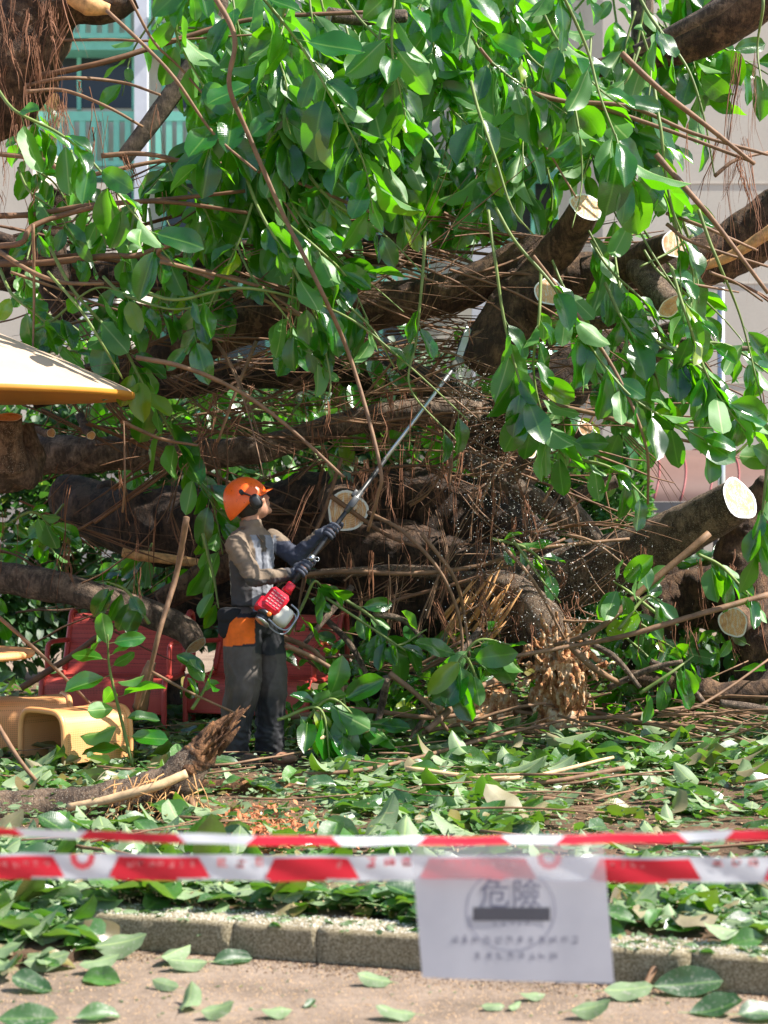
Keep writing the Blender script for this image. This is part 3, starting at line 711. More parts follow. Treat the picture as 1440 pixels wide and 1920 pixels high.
def spray(pts, n, L=0.2, r=4, start=0.15, face=0.75, parent=TREE, as_stuff=None, droop=None, r1=None, young=0.0):
    droop = droop or random.choice((.35, .55, .9, 1.5))
    n = int(n * 1.25)
    p3 = [P(*q) for q in pts]; p0 = p3[0]; b_ = p0 - p3[1]; ext = .4
    if as_stuff is None and len(pts) >= 3 and pts[0][1] < 640: p3 = [p0 + b_ * .8 + Vector((0, .12, .10)), p0 + b_ * .4 + Vector((0, .05, .03))] + p3; start = .30
    path = catmull(p3, 8); m_ = len(path)
    Y = pts[0][2]; mb = as_stuff[0] if as_stuff else MB()
    tube(mb, path, [r * .9 * Y / F, r * .75 * Y / F, r * .35 * Y / F], 5, True)
    rows = []
    for i in range(n):
        t = start + (1 - start) * (i + random.uniform(-.3, .3)) / n; t = min(max(t, 0), .995)
        k = t * (m_ - 1); i0 = int(k); p = path[i0].lerp(path[min(i0 + 1, m_ - 1)], k - i0)
        T = (path[min(i0 + 1, m_ - 1)] - path[max(i0 - 1, 0)]).normalized(); Cc = Vector((0, -1, 0))
        lat = T.cross(Cc).normalized() * (1 if i % 2 else -1)
        if random.random() < .3: lat = Vector((lat.x * .3, -1 * random.choice((1, -.6)), lat.z * .3))
        d = (T * .55 + lat * .75 + Vector((0, 0, -droop)) + rv(.33)).normalized()
        s = 1 if random.random() < face else -1
        nn = ((Vector((.42, -.72, .52)) + rv(.42)) if random.random() < .4 else (Vector((.1, -0.55, 0.55)) + rv(.8))) * s
        ln = L * 1.14 * random.uniform(.62, 1.2) * (0.8 if t > .93 else 1)
        rr = r1 if r1 is not None else (random.uniform(.75, 1) if (t > .88 and random.random() < .35 + young) else random.random() ** 1.4 * .85)
        if shades(p + d * ln * .7): continue
        if not (p.y < 10.2 and (cleared(p + d * ln * .75) or cleared(p + d * ln * 1.15))): rows.append(lrow(p + d * ln * .2, d, nn, ln, None, None, None, rr))
    if as_stuff: as_stuff[1].extend(rows); return
    o = mb.build('leafy_branch', M['stem'], parent)
    if not rows: return
    me = leaves_mesh(rows); me.materials.append(M['leaf']); link('foliage', me, o)

H = [
 ([(40, 215), (110, 250), (170, 300), (250, 400), (330, 500)], 17, .23, 8.7), ([(150, 560), (230, 650), (265, 715), (310, 790), (360, 880), (400, 950), (418, 1040)], 26, .24, 9.55),
 ([(350, 560), (450, 540), (560, 560), (660, 600), (760, 680), (880, 790)], 18, .21, 9.0), ([(480, -20), (560, 80), (620, 180), (680, 300), (700, 400)], 18, .25, 8.7),
 ([(1055, -10), (1100, 90), (1125, 180), (1160, 270), (1190, 350)], 20, .27, 8.6), ([(905, 230), (930, 300), (960, 390), (1000, 440)], 12, .24, 8.8),
 ([(740, -10), (735, 90), (750, 170), (770, 260)], 12, .23, 8.8), ([(980, 470), (1040, 540), (1100, 640), (1180, 740), (1260, 790), (1370, 850)], 22, .23, 8.8),
 ([(930, 500), (945, 600), (970, 700), (1000, 780), (1060, 860)], 18, .22, 8.9), ([(1240, 250), (1250, 340), (1270, 430), (1300, 520), (1290, 600)], 15, .22, 9.1),
 ([(1290, 600), (1320, 690), (1360, 760), (1400, 810)], 12, .22, 8.9), ([(500, 420), (560, 520), (600, 620), (620, 720), (600, 770)], 18, .20, 9.0),
 ([(540, 420), (600, 470), (650, 520), (690, 600)], 12, .20, 9.1), ([(250, 1440), (225, 1340), (205, 1250), (202, 1190)], 12, .19, 8.6),
 ([(1240, 60), (1290, 130), (1320, 220), (1340, 330)], 14, .22, 9.6), ([(1430, 20), (1420, 90), (1430, 170)], 8, .2, 9.6),
 ([(1310, 1040), (1350, 1060), (1390, 1100), (1420, 1130)], 12, .18, 9.5), ([(1230, 1150), (1180, 1110), (1150, 1090)], 8, .2, 9.5),
 ([(1160, 1180), (1210, 1120), (1240, 1130)], 7, .17, 9.4), ([(540, 1190), (570, 1130), (590, 1090), (610, 1110)], 8, .2, 9.35),
 ([(640, 1120), (700, 1160), (740, 1210), (800, 1180)], 12, .17, 9.6), ([(860, 1240), (900, 1200), (960, 1210)], 9, .2, 9.4), ([(900, 1290), (870, 1230), (840, 1290)], 9, .2, 9.3),
 ([(280, 1170), (240, 1110), (200, 1090)], 6, .17, 9.4), ([(-20, 1010), (60, 960), (110, 1010)], 9, .16, 10.0), ([(520, 1350), (600, 1330), (620, 1440)], 10, .2, 8.9),
 ([(640, 1300), (660, 1350), (720, 1360)], 10, .19, 9.1), ([(560, 1370), (620, 1310), (690, 1370)], 9, .2, 9.0), ([(360, 1330), (385, 1290), (400, 1250)], 7, .15, 9.0),
 ([(790, 540), (780, 640), (770, 730), (860, 830)], 10, .2, 9.2), ([(1330, 870), (1380, 850), (1440, 790)], 7, .2, 9.2), ([(1440, 860), (1430, 960), (1420, 1040)], 8, .2, 9.3), ([(1230, 640), (1300, 680), (1360, 730), (1440, 790)], 14, .2, 9.0), ([(1180, 620), (1230, 700), (1240, 780)], 10, .2, 9.1), ([(1300, 640), (1370, 650), (1440, 700)], 8, .18, 9.2),
 ([(1010, 600), (1000, 690), (1020, 780), (1080, 850)], 14, .2, 9.1), ([(640, 560), (700, 620), (740, 690)], 9, .19, 9.1), ([(250, 560), (330, 580), (420, 560)], 9, .18, 9.3), ([(30, 560), (80, 600), (120, 660)], 6, .17, 9.4),
 ([(1350, 500), (1390, 600), (1430, 760)], 10, .2, 9.1), ([(360, -20), (330, 60), (380, 160), (420, 260)], 12, .22, 9.2),
 ([(640, 390), (720, 440), (800, 520)], 8, .2, 9.4), ([(100, 600), (180, 540), (260, 560)], 7, .2, 9.4), ([(1080, 860), (1150, 880), (1216, 940)], 7, .16, 9.6), ([(920, 1010), (990, 1030), (1040, 1080)], 8, .13, 9.8),
 ([(100, 600), (60, 560), (120, 620)], 4, .2, 9.6), ([(380, 1000), (400, 1080), (410, 1140)], 7, .2, 9.3), ([(1200, 1300), (1260, 1260), (1300, 1230)], 6, .18, 9.3),
]
for pts, n, L, Y in H:
    spray([(a, b, Y + random.uniform(-.08, .08)) for a, b in pts], n, L)
def rsprays(n, box, Yr, dang, ln, L, cnt, named=True, store=None, face=.72):
    for _ in range(n):
        x = random.uniform(box[0], box[2]); y = random.uniform(box[1], box[3]); Y = random.uniform(*Yr)
        a = math.radians(random.gauss(*dang)); l = random.uniform(*ln); pts = []
        for i in range(4):
            pts.append((x, y, Y)); x += math.cos(a) * l / 3; y += math.sin(a) * l / 3; Y += random.uniform(-.12, .12); a += random.uniform(-.25, .35) * (1 if math.cos(a) > 0 else -1)
        spray(pts, random.randint(*cnt), L * random.uniform(.85, 1.1), 3, as_stuff=None if named else store, face=face)
store = (MB(), [])
rsprays(26, (420, -80, 1200, 230), (9.0, 10.0), (80, 30), (160, 300), .24, (10, 16))
rsprays(10, (1050, 380, 1300, 620), (9.1, 9.8), (60, 30), (140, 240), .21, (8, 12))
rsprays(8, (0, 330, 420, 520), (9.2, 10.2), (50, 40), (110, 200), .19, (7, 10))
rsprays(7, (420, 380, 620, 560), (9.1, 9.6), (75, 25), (150, 230), .19, (9, 13))
# deeper foliage
rsprays(120, (380, -160, 1260, 290), (9.9, 12.2), (80, 35), (140, 300), .24, (9, 15), False, store)
rsprays(9, (180, -80, 420, 200), (10, 12), (60, 40), (140, 260), .22, (7, 12), False, store)
rsprays(9, (0, 150, 420, 560), (10, 12), (60, 50), (100, 200), .19, (6, 10), False, store)
rsprays(12, (1000, 420, 1240, 700), (10, 11.5), (70, 40), (120, 240), .21, (8, 12), False, store)
rsprays(14, (-20, 930, 420, 1140), (10.8, 13), (40, 60), (100, 200), .18, (6, 9), False, store)
rsprays(34, (-40, 560, 1000, 860), (11.6, 13.4), (20, 60), (100, 200), .18, (7, 10), False, store)
rsprays(14, (500, 560, 1000, 1000), (11, 12.5), (60, 60), (100, 200), .18, (6, 9), False, store)
rsprays(12, (1050, 980, 1440, 1260), (10.2, 11), (60, 60), (100, 180), .17, (6, 9), False, store)
# sprays added as occluders, meant to throw dappled shade unseen from beyond the frame
for _ in range(110):
    x = random.uniform(-2.5, 6.0)
    if x > 2.6 and random.random() < .6: continue; z = random.uniform(4.9, 7.5) if x < 2.6 else random.uniform(3.2, 7.5); Y = random.uniform(9.2, 13.0)
    q = [(x, Y, z)]
    if min((Vector(q[0]) + Vector((0, 0, -.2)) - W_ - SUN * (Vector(q[0]) - W_).dot(SUN)).length for W_ in (WRAY, Vector((-2.1, 9, .4)), Vector((-.7, 9.2, .6)), Vector((.9, 10.2, 1.4)), Vector((1.1, 10.1, .6)), Vector((.3, 10, 1.1)), Vector((-.4, 10.8, .6)), Vector((-1.8, 10.8, .6)))) < .6: continue
    for i in range(3): q.append((q[-1][0] + random.uniform(-.2, .3), q[-1][1] + random.uniform(-.2, .2), q[-1][2] - random.uniform(.05, .25)))
    pp = [(CX + a * F / b, HY - (c_ - CH) * F / b, b) for a, b, c_ in q]
    spray(pp, 11, .26, 4, as_stuff=store)
o = store[0].build('inner_leafy_twigs', M['stem'], TREE); o['kind'] = 'stuff'  # deeper foliage together with the added shade-casting sprays
me = leaves_mesh(store[1], LT); me.materials.append(M['leaf']); o2 = link('foliage', me, o); o2['kind'] = 'stuff'

# ------------------------------------------------------------------ leaf litter, twigs, chips
def px_ok(x, y):
    u, v = PX((x, y, .1)); return -60 < u < 1500
rows = []; bits = []
BLK = [((-80, 1520), (330, 1495), 7.7, 46), ((330, 1490), (458, 1330), 7.7, 38), ((360, 1485), (625, 1500), 8.0, 24), ((425, 1415), (565, 1425), 9.4, 44), ((20, 1380), (250, 1400), 9.0, 40)]
def blocked(x, y, z):
    u, v = PX((x, y, z))
    for (a, b, Y, r_) in BLK:
        if y > Y: continue
        ab = (b[0] - a[0], b[1] - a[1]); t = max(0, min(1, ((u - a[0]) * ab[0] + (v - a[1]) * ab[1]) / (ab[0] ** 2 + ab[1] ** 2)))
        if math.hypot(u - a[0] - ab[0] * t, v - a[1] - ab[1] * t) < r_: return True
    return False
cl = [(random.uniform(-3, 3), random.uniform(5.4, 12)) for _ in range(30)]
def soil_patch(x, y):
    u, v = PX((x, y, .1))
    s = 0
    if 1010 < u and 1470 < v < 1650: s = .90 if noise.noise(Vector((x * 3, y * 3, 9))) > -.25 else .35
    if 380 < u < 780 and 1535 < v < 1680: s = max(s, .7)
    if noise.noise(Vector((x * 1.6, y * 1.6, 4))) > .28: s = max(s, .6)
    return s
k = 0
while k < 7300:
    y = 5.25 + 8.4 * random.random() ** 1.25; x = random.uniform(-.32, .32) * y
    if x > -1.02 and y < kerb_y(x) + .20: continue
    if random.random() < soil_patch(x, y): continue
    if blocked(x, y, bed_z(x, y) + .05): continue
    k += 1
    near = max(0, 1 - (y - 5.3) / 4)
    z = bed_z(x, y) + random.random() ** 1.5 * (.05 + .05 * min(1, max(0, y - 6) / 3)) + .01
    z += .10 * max(0, min(1, (y - 7.5) / 2)) * random.random() * max(0, min(1, (x + .3) / 1.2))
    if x < -1.0 and y < 6: z = max(z, .015 + random.random() * .08)
    a = random.uniform(0, 6.283); tilt = abs(random.gauss(0, .30)) if random.random() < .85 else random.uniform(.5, 1.2)
    d = Vector((math.cos(a), math.sin(a), random.gauss(0, .22)))
    b = random.uniform(0, 6.28); n = Vector((math.cos(b) * math.sin(tilt), math.sin(b) * math.sin(tilt), math.cos(tilt)))
    if random.random() < .40: n = -n
    rows.append(lrow((x, y, z), d, n, random.choice((random.uniform(.06, .14), random.uniform(.13, .26))), None, random.uniform(-.15, .5), random.uniform(.1, .9)))
me = leaves_mesh(rows); me.materials.append(M['litter']); tag(link('leaf_litter', me), 'thick litter of fallen green leaves covering the planting bed', 'leaf litter', kind='stuff')
# shredded bits
k = 0; rows = []
while k < 10000:
    y = 4.6 + 8.0 * random.random() ** 1.1; x = random.uniform(-.27, .27) * y
    onp = y < kerb_y(x) or (x < -1.02 and y < 5.2)
    if onp and random.random() < .86: continue
    if not onp and random.random() < soil_patch(x, y) * .5: continue
    k += 1
    z = (.003 if onp else bed_z(x, y) + .012 + random.random() * .10)
    if not onp and y < kerb_y(x) + .18 and x > -1.02: z = .117
    a = random.uniform(0, 6.283); n = Vector((random.gauss(0, .5), random.gauss(0, .5), 1))
    if onp: n = Vector((random.gauss(0, .15), random.gauss(0, .15), 1))
    L = random.uniform(.012, .065) if not onp else random.uniform(.005, .022)
    rows.append(lrow((x, y, z), Vector((math.cos(a), math.sin(a), 0)), n * random.choice((1, -1)), L, L * random.uniform(.15, .7), 0.1, .3))
M['scrap'] = leaf_mat('leaf_scrap', (0.012, 0.05, 0.012), (0.07, 0.17, 0.035), (0.11, 0.17, 0.075), (0.10, 0.34, 0.02), 0.45, dust=0.6, tfac=0.25)
me = leaves_mesh(rows, LT_S); me.materials.append(M['scrap']); tag(link('shredded_leaves', me), 'scattered scraps of shredded leaf over soil and pavement', 'leaf scraps', kind='stuff')
# chips
def flakes(n, fn, size, name, mat, label, cat):
    mb = MB()
    for _ in range(n):
        p, s_ = fn(); s_ = s_ or random.uniform(*size)
        a = rv().normalized(); b = a.orthogonal().normalized(); c_ = a.cross(b)
        l = random.uniform(.8, 2.2)
        vs = [p + a * s_ * l, p + b * s_ * .6, p - a * s_ * l * .8, p - b * s_ * .5, p + c_ * s_ * .4]
        mb.add(vs, [(0, 1, 4), (1, 2, 4), (2, 3, 4), (3, 0, 4), (0, 3, 2, 1)])
    return tag(mb.build(name, mat, smooth=False), label, cat, kind='stuff')
def f_bed():
    y = 5.2 + 7 * random.random() ** 1.2; x = random.uniform(-.26, .26) * y
    y = max(y, kerb_y(x) + .18)
    return Vector((x, y, bed_z(x, y) + random.uniform(.0, .05))), None
flakes(7000, f_bed, (.002, .008), 'wood_chips', M['pale'], 'pale wood chips strewn through the leaf litter', 'wood chips')
def f_pile():
    u = random.gauss(470, 60); v = random.gauss(1570, 26); y = F * (CH - .11) / (v - HY); x = (u - CX) / F * y
    return Vector((x, y, bed_z(x, y) + random.random() ** 2 * .07)), random.uniform(.004, .02)
flakes(1200, f_pile, None, 'red_wood_chips', M['wood_red'], 'heap of orange-red bark chips behind the upper tape', 'wood chips')
def f_dust():
    s_ = random.uniform(-.05, 3.2) ; n_ = random.uniform(.004, .17)
    p = K0 + KD * s_ + KN * n_; p.z = .116
    return p, random.uniform(.0008, .003)
flakes(9000, f_dust, None, 'sawdust', M['dust'], 'pale sawdust dusting the top of the concrete kerb', 'sawdust')
def f_pdust():
    y = random.uniform(4.3, 5.45); x = random.uniform(-.27, .27) * y
    if y > kerb_y(x) - .004 and x > -1.03: y = kerb_y(x) - random.random() ** 2 * .5
    return Vector((x, y, .0015)), random.uniform(.001, .0035)
flakes(9000, f_pdust, None, 'pavement_grit', M['pale'], 'grit and fine wood crumbs on the pavement', 'grit')
def f_dirt():
    s_ = random.uniform(-.1, 3); p = K0 + KD * s_ - KN * (random.random() ** 2.2 * .16); p.z = .002
    return p, random.uniform(.001, .005)
flakes(4200, f_dirt, None, 'kerb_dirt', M['soil'], 'dark dirt gathered along the foot of the kerb', 'dirt')
def f_spray():
    if random.random() < .22: return P(868 + random.gauss(0, 9), 690 + random.expovariate(1 / 40), random.gauss(9.68, .05)), random.choice((.0012, .002, .003))
    t = random.random() ** .7; u = 868 + 200 * t + random.gauss(0, 12 + 105 * t); v = 690 + 520 * t + random.gauss(0, 20 + 60 * t)
    return P(u, v, random.gauss(9.5, .18)), random.choice((.0013, .002, .003, .0042)) * random.uniform(.8, 1.2)
flakes(4200, f_spray, None, 'sawdust_spray', M['dust'], 'cloud of pale sawdust falling from the saw cut', 'sawdust')

# sticks on the ground
mb = MB()
for _ in range(260):
    y = 6.0 + 6.6 * random.random(); x = random.uniform(-.26, .26) * y
    if random.random() < soil_patch(x, y) or blocked(x, y, bed_z(x, y) + .06): continue
    a = random.gauss(0.1, .5); l = random.uniform(.15, .9); r = random.uniform(.002, .008); z = bed_z(x, y) + random.uniform(.04, .13)
    d = Vector((math.cos(a), math.sin(a) * .7, random.gauss(0, .06))); cur = Vector((x, y, z)); pts = []
    for i in range(6): pts.append(cur.copy()); cur += d * l / 5; d = (d + rv(.12) * Vector((1, 1, .3)).length * .5).normalized()
    tube(mb, pts, [r, r * .6], 5, True)
for _ in range(330):
    u = random.uniform(760, 1460) if random.random() < .75 else random.uniform(560, 1460); v = random.uniform(1290, 1350); y = random.uniform(9.4, 11.2); a = random.gauss(0, .45); l = random.uniform(.25, 1.0); r_ = random.choice((.003, .005, .009, .014)) * random.uniform(.7, 1.2)
    cur = Vector(((u - CX) / F * y, y, bed_z(0, y) + random.random() ** 1.6 * (.30 if u > 950 else .16) + .04)); d = Vector((math.cos(a), random.gauss(0, .5), math.sin(a) * .35)).normalized(); pts = []
    for i in range(6): pts.append(cur.copy()); cur += d * l / 5; d = (d + rv(.15)).normalized()
    tube(mb, pts, [r_, r_ * .6], 5, True)
tag(mb.build('fallen_twigs', M['twig']), 'mat of broken twigs lying among the fallen leaves', 'twigs', kind='stuff')

rows = []
for _ in range(420):
    u = random.gauss(780, 130) if random.random() < .6 else random.uniform(1100, 1440); v = random.uniform(1180, 1330); y = random.uniform(9.9, 11.2); p = P(u, v, y)
    if cleared(p) or abs(u - 1050) < 90: continue
    rows.append(lrow(p, rv() + Vector((0, 0, -.3)), Vector((.1, -.5, .6)) + rv(.7), random.uniform(.08, .2)))
me = leaves_mesh(rows); me.materials.append(M['leaf']); tag(link('heaped_green_leaves', me), 'heaped green leaves caught among cut branches under the trunk', 'leaves', kind='stuff')
# distinct sticks and logs
def stick(pts, r, mat, label, name='fallen_branch', rough=.12, cat='branch', cuts=(None, None), n=10):
    p3 = [P(*q) for q in pts]; path = catmull(p3, 8); rr = [x * pts[0][2] / F for x in r]
    mb = MB(); tube(mb, path, rr, n, True, rough, 12)
    org = path[0].copy(); org.z = min(v[2] for v in mb.v)
    o = mb.build(name, M[mat], None, org); tag(o, label, cat)
    rad = lerpl(rr, len(path))
    for c, i, j in ((cuts[0], 0, 1), (cuts[1], -1, -2)):
        if c: ax = (path[i] - path[j]).normalized(); disc_cut(path[i] + ax * .003, ax, rad[i], M[c], o)
    return o
stick([(500, 1455, 8.35), (700, 1440, 8.5), (930, 1380, 9.3), (1080, 1345, 9.6)], [4, 4, 3], 'twig', 'long thin branch running from the small log to the shattered butt')
stick([(1095, 1200, 9.9), (1155, 1235, 9.8), (1200, 1290, 9.75)], [6, 6, 4], 'bark_grey', 'grey stick leaning right from the shattered butt')
stick([(830, 1290, 9.9), (803, 1335, 9.8), (760, 1400, 9.75)], [6, 6, 4], 'bark_grey', 'grey stick slanting down left of the torn bark')
stick([(900, 1180, 9.9), (858, 1230, 9.8), (800, 1300, 9.75)], [6, 6, 4], 'bark_grey', 'grey stick below the long orange splinters')
stick([(600, 1150, 9.9), (658, 1210, 9.8), (700, 1290, 9.75)], [6, 6, 4], 'bark_grey', 'grey stick leaning beside the right bench end')
stick([(1140, 1290, 9.9), (1218, 1255, 9.8), (1280, 1240, 9.75)], [6, 6, 4], 'bark_grey', 'grey stick propped low in front of the thick dusty limb')
stick([(660, 1100, 9.9), (618, 1150, 9.8), (560, 1220, 9.75)], [6, 6, 4], 'bark_grey', 'grey stick crossing behind the right bench')
stick([(1220, 1240, 9.9), (1283, 1275, 9.8), (1330, 1330, 9.75)], [6, 6, 4], 'bark_grey', 'grey stick ending at the dark log')
stick([(760, 1440, 8.2), (960, 1460, 8.2), (1150, 1420, 8.5)], [4, 5, 3], 'pale', 'pale peeled branch in the middle of the leaf litter')
stick([(1180, 1270, 10.0), (1290, 1285, 10.0), (1350, 1300, 10.0), (1460, 1295, 10.0)], [12, 22, 22, 24], 'bark', 'dark thick log lying at the right edge behind the litter', 'log', .2, 'log')
stick([(1350, 1318, 9.4), (1400, 1325, 9.4), (1460, 1335, 9.4)], [7, 8, 8], 'bark_grey', 'grey broken branch just in front of the dark log')
stick([(980, 1470, 8.0), (1060, 1462, 8.0), (1170, 1440, 8.1)], [3, 5, 5], 'twig', 'reddish stick in the centre of the litter')
stick([(950, 1500, 7.8), (1030, 1498, 7.8), (1110, 1508, 7.8)], [3, 6, 4], 'twig', 'short brown stick above the notice')
stick([(560, 1395, 8.8), (640, 1375, 9.0), (760, 1368, 9.1)], [5, 5, 3], 'pale', 'pale stick beside the worker\'s boots')
stick([(545, 1345, 9.7), (660, 1330, 9.7), (800, 1345, 9.7), (900, 1335, 9.8)], [5, 5, 4], 'twig', 'brown branch lying under the right bench')
stick([(590, 1490, 7.7), (800, 1500, 7.6), (980, 1508, 7.6), (1100, 1500, 7.6)], [4, 4, 3], 'stem', 'green stem lying behind the upper tape')
stick([(800, 1370, 9.2), (880, 1300, 9.5), (930, 1275, 9.7)], [6, 7, 5], 'twig', 'leaning branch left of the shattered butt')
stick([(360, 1480, 8.2), (450, 1478, 8.15), (560, 1492, 8.1), (622, 1500, 8.1)], [16, 22, 20, 16], 'bark_red', 'small reddish log lying behind the broken log', 'log', .12, 'log')
stick([(1204, 1858, 4.86), (1240, 1800, 4.95), (1300, 1772, 5.05), (1375, 1762, 5.1)], [6, 7, 6, 3], 'twig', 'crooked brown twig hanging over the kerb right of the notice')
stick([(357, 1500, 7.4), (380, 1560, 7.2), (412, 1600, 6.9)], [7, 8, 7], 'twig', 'short stub standing in the red chip heap')

BL = empty('broken_log', P(250, 1540, 7.4), 'snapped log curving up to a jagged splintered end in the left foreground', 'log')
pts = [(-80, 1522, 7.45, 38), (80, 1518, 7.45, 38), (200, 1505, 7.45, 38), (290, 1485, 7.45, 40), (345, 1450, 7.45, 38), (378, 1410, 7.45, 28), (402, 1375, 7.45, 17), (428, 1350, 7.45, 8), (458, 1330, 7.45, 3)]
P3 = [P(a, b, c_) for a, b, c_, r in pts]; path = catmull(P3, 9)
mb = MB(); tube(mb, path[:46], lerpl([r * 7.45 / F for *_, r in pts], len(path))[:46], 24, True, .14, 9); mb.build('log_body', M['bark_dusty'], BL)
mb = MB(); tube(mb, path[38:], lerpl([r * 7.45 / F for *_, r in pts], len(path))[38:] * 1.03, 16, True, .32, 16)
for _ in range(60):
    t = random.random(); p = P(375 + 45 * t, 1425 - 60 * t, 7.42) + rv(.03); l = random.uniform(.03, .12)
    d = Vector((.6, random.gauss(0, .2), .75)) + rv(.25); tube(mb, [p, p + d * l * .6, p + d * l], [.008, .006, .001], 4, True)
for q0, q1 in (((392, 1400), (470, 1322)), ((400, 1398), (455, 1335)), ((380, 1400), (430, 1340)), ((405, 1410), (450, 1362)), ((370, 1410), (400, 1352))):
    a0, a1 = P(*q0, 7.45), P(*q1, 7.42); tube(mb, [a0, a0.lerp(a1, .5) + rv(.008), a1], [.028, .018, .003], 6, True, .4, 25)
mb.build('splintered_end', M['bark_red'], BL)
mb = MB(); tube(mb, catmull([P(128, 1514, 7.3), P(200, 1500, 7.28), (P(290, 1475, 7.28)), P(350, 1450, 7.32)], 8), [.018, .020, .022, .02], 12, True, .12, 15); o = mb.build('side_root', M['pale'], BL)
mb = MB()
for _ in range(70):
    p = P(random.uniform(200, 380), random.uniform(1450, 1520), 7.32); d = Vector((random.gauss(-.2, .6), -.5, random.gauss(-.5, .4))).normalized(); l = random.uniform(.05, .18)
    tube(mb, [p, p + d * l * .5 + rv(.01), p + d * l + Vector((0, 0, -.02))], [.003, .0025, .001], 4, False)
mb.build('rootlets', M['wood'], BL)
ck = BL

# ------------------------------------------------------------------ single leaves on the pavement
PL = [(55, 1918, .17, 0.1, 1, 'pale grey-green leaf cut by the bottom edge at far left'), (186, 1906, .13, .3, 1, 'bright green leaf near the bottom left edge'),
 (310, 1850, .10, 2.6, -1, 'small pale leaf left of the upturned heart-like leaf'), (357, 1882, .13, 1.4, -1, 'broad pale upturned leaf lying on bare pavement'),
 (410, 1905, .10, .2, -1, 'narrow pale leaf right of the broad upturned leaf'), (520, 1903, .09, .1, -1, 'flat pale leaf on the pavement below the kerb joint'),
 (700, 1842, .11, 2.9, -1, 'curled pale leaf left of the notice foot'), (740, 1905, .12, 3.0, -1, 'dull leaf lying below the left corner of the notice'),
 (925, 1888, .07, .1, -1, 'small grey leaf below the middle of the notice'), (965, 1887, .05, .8, -1, 'tiny round white-backed leaf below the notice'),
 (1110, 1904, .12, .1, -1, 'thin pale leaf below the right corner of the notice'), (1295, 1850, .24, .1, 1, 'big dusty dark leaf leaning on the kerb at right'),
 (1345, 1893, .16, .05, 1, 'blue-green dusty leaf in the bottom right corner'), (1430, 1905, .15, .2, 1, 'dark glossy leaf cut by the right edge'),
 (190, 1835, .14, 2.7, 1, 'long leaf sliding off the heap at the kerb end'), (90, 1815, .15, .3, -1, 'dusty leaf at the foot of the left leaf heap'),
 (60, 1850, .14, 2.8, 1, 'dark folded leaf at the left edge of the pavement'), (230, 1790, .18, .2, -1, 'grey-green leaf against the kerb end'),
 (330, 1800, .13, .9, -1, 'pale leaf touching the kerb under the dangling sprig'), (350, 1815, .13, 3.2, -1, 'flat leaf at the kerb foot beside the sprig'),
 (440, 1790, .13, .3, 1, 'green leaf lying along the kerb foot'), (1000, 1870, .08, .1, -1, 'dry grey leaf between kerb and notice'),
 (1180, 1868, .15, .05, -1, 'long pale strip of leaf at the kerb foot right of the notice'), (580, 1880, .05, 1, 1, 'tiny leaf scrap in the middle of the pavement')]
for u, v, L, a, s_, lab in PL:
    y = F * (CH - .012) / (v - HY); x = (u - CX) / F * y
    if y > kerb_y(x) - .03 and x > -1.05: y = kerb_y(x) - .04 - L * .2
    L *= 1.0 if L < .2 else .9; p = Vector((x, y, .012)); d = Vector((math.cos(a), math.sin(a), .02)); p = p - d * L * .5
    n = Vector((random.gauss(0, .2), -s_ * random.uniform(.35, .85), s_))
    if u == 1295: p = Vector((x - .12, kerb_y(x) - .05, .035)); n = Vector((0, -.75, .6)); 
    r_ = lrow((0, 0, 0), d, n, L, L * random.uniform(.42, .55), s_ * random.uniform(-.35, .15), random.uniform(.2, .8)); r_[14] = .5; r_[15] = .9; r_[13] = .05 if 'dark' in lab or 'dusty' in lab else r_[13]
    me = leaves_mesh([r_]); me.materials.append(M['litter']); o = bpy.data.objects.new('fallen_leaf', me); C.objects.link(o)
    zmin = min(v_.co.z for v_ in me.vertices); o.location = (p.x, p.y, max(0.003 - zmin, 0.003)); tag(o, lab, 'leaf', 'single leaves lying on the pavement')

# leaves over the kerb edge
rows = []
for _ in range(200):
    s_ = random.uniform(.1, 3.2); p = K0 + KD * s_ + KN * random.uniform(.16, .42); p.z = .13 + random.random() * .05
    a = random.uniform(0, 6.28); d = Vector((math.cos(a), math.sin(a), random.gauss(0, .1))); n = Vector((random.gauss(0, .25), random.gauss(-.2, .25), 1)) * random.choice((1, -1))
    if random.random() < .55 and not (.9 < s_ < 1.4): rows.append(lrow(p, d, n, random.uniform(.11, .2), None, random.uniform(0, .3)))
for _ in range(80):
    y = random.uniform(5.0, 5.6); x = -random.uniform(.95, 1.6); a = random.uniform(0, 6.28); h = .01 + .14 * max(0, (y - 5.0)) * random.random() * 1.8
    rows.append(lrow((x, y, h + .02), Vector((math.cos(a), math.sin(a), .1)), Vector((random.gauss(0, .3), -.3, 1)) * random.choice((1, -1, -1)), random.uniform(.08, .16), None, random.uniform(-.2, .5)))
me = leaves_mesh(rows); me.materials.append(M['litter']); tag(link('kerbside_leaves', me), 'heaped green leaves spilling over the concrete kerb', 'leaf litter', kind='stuff')

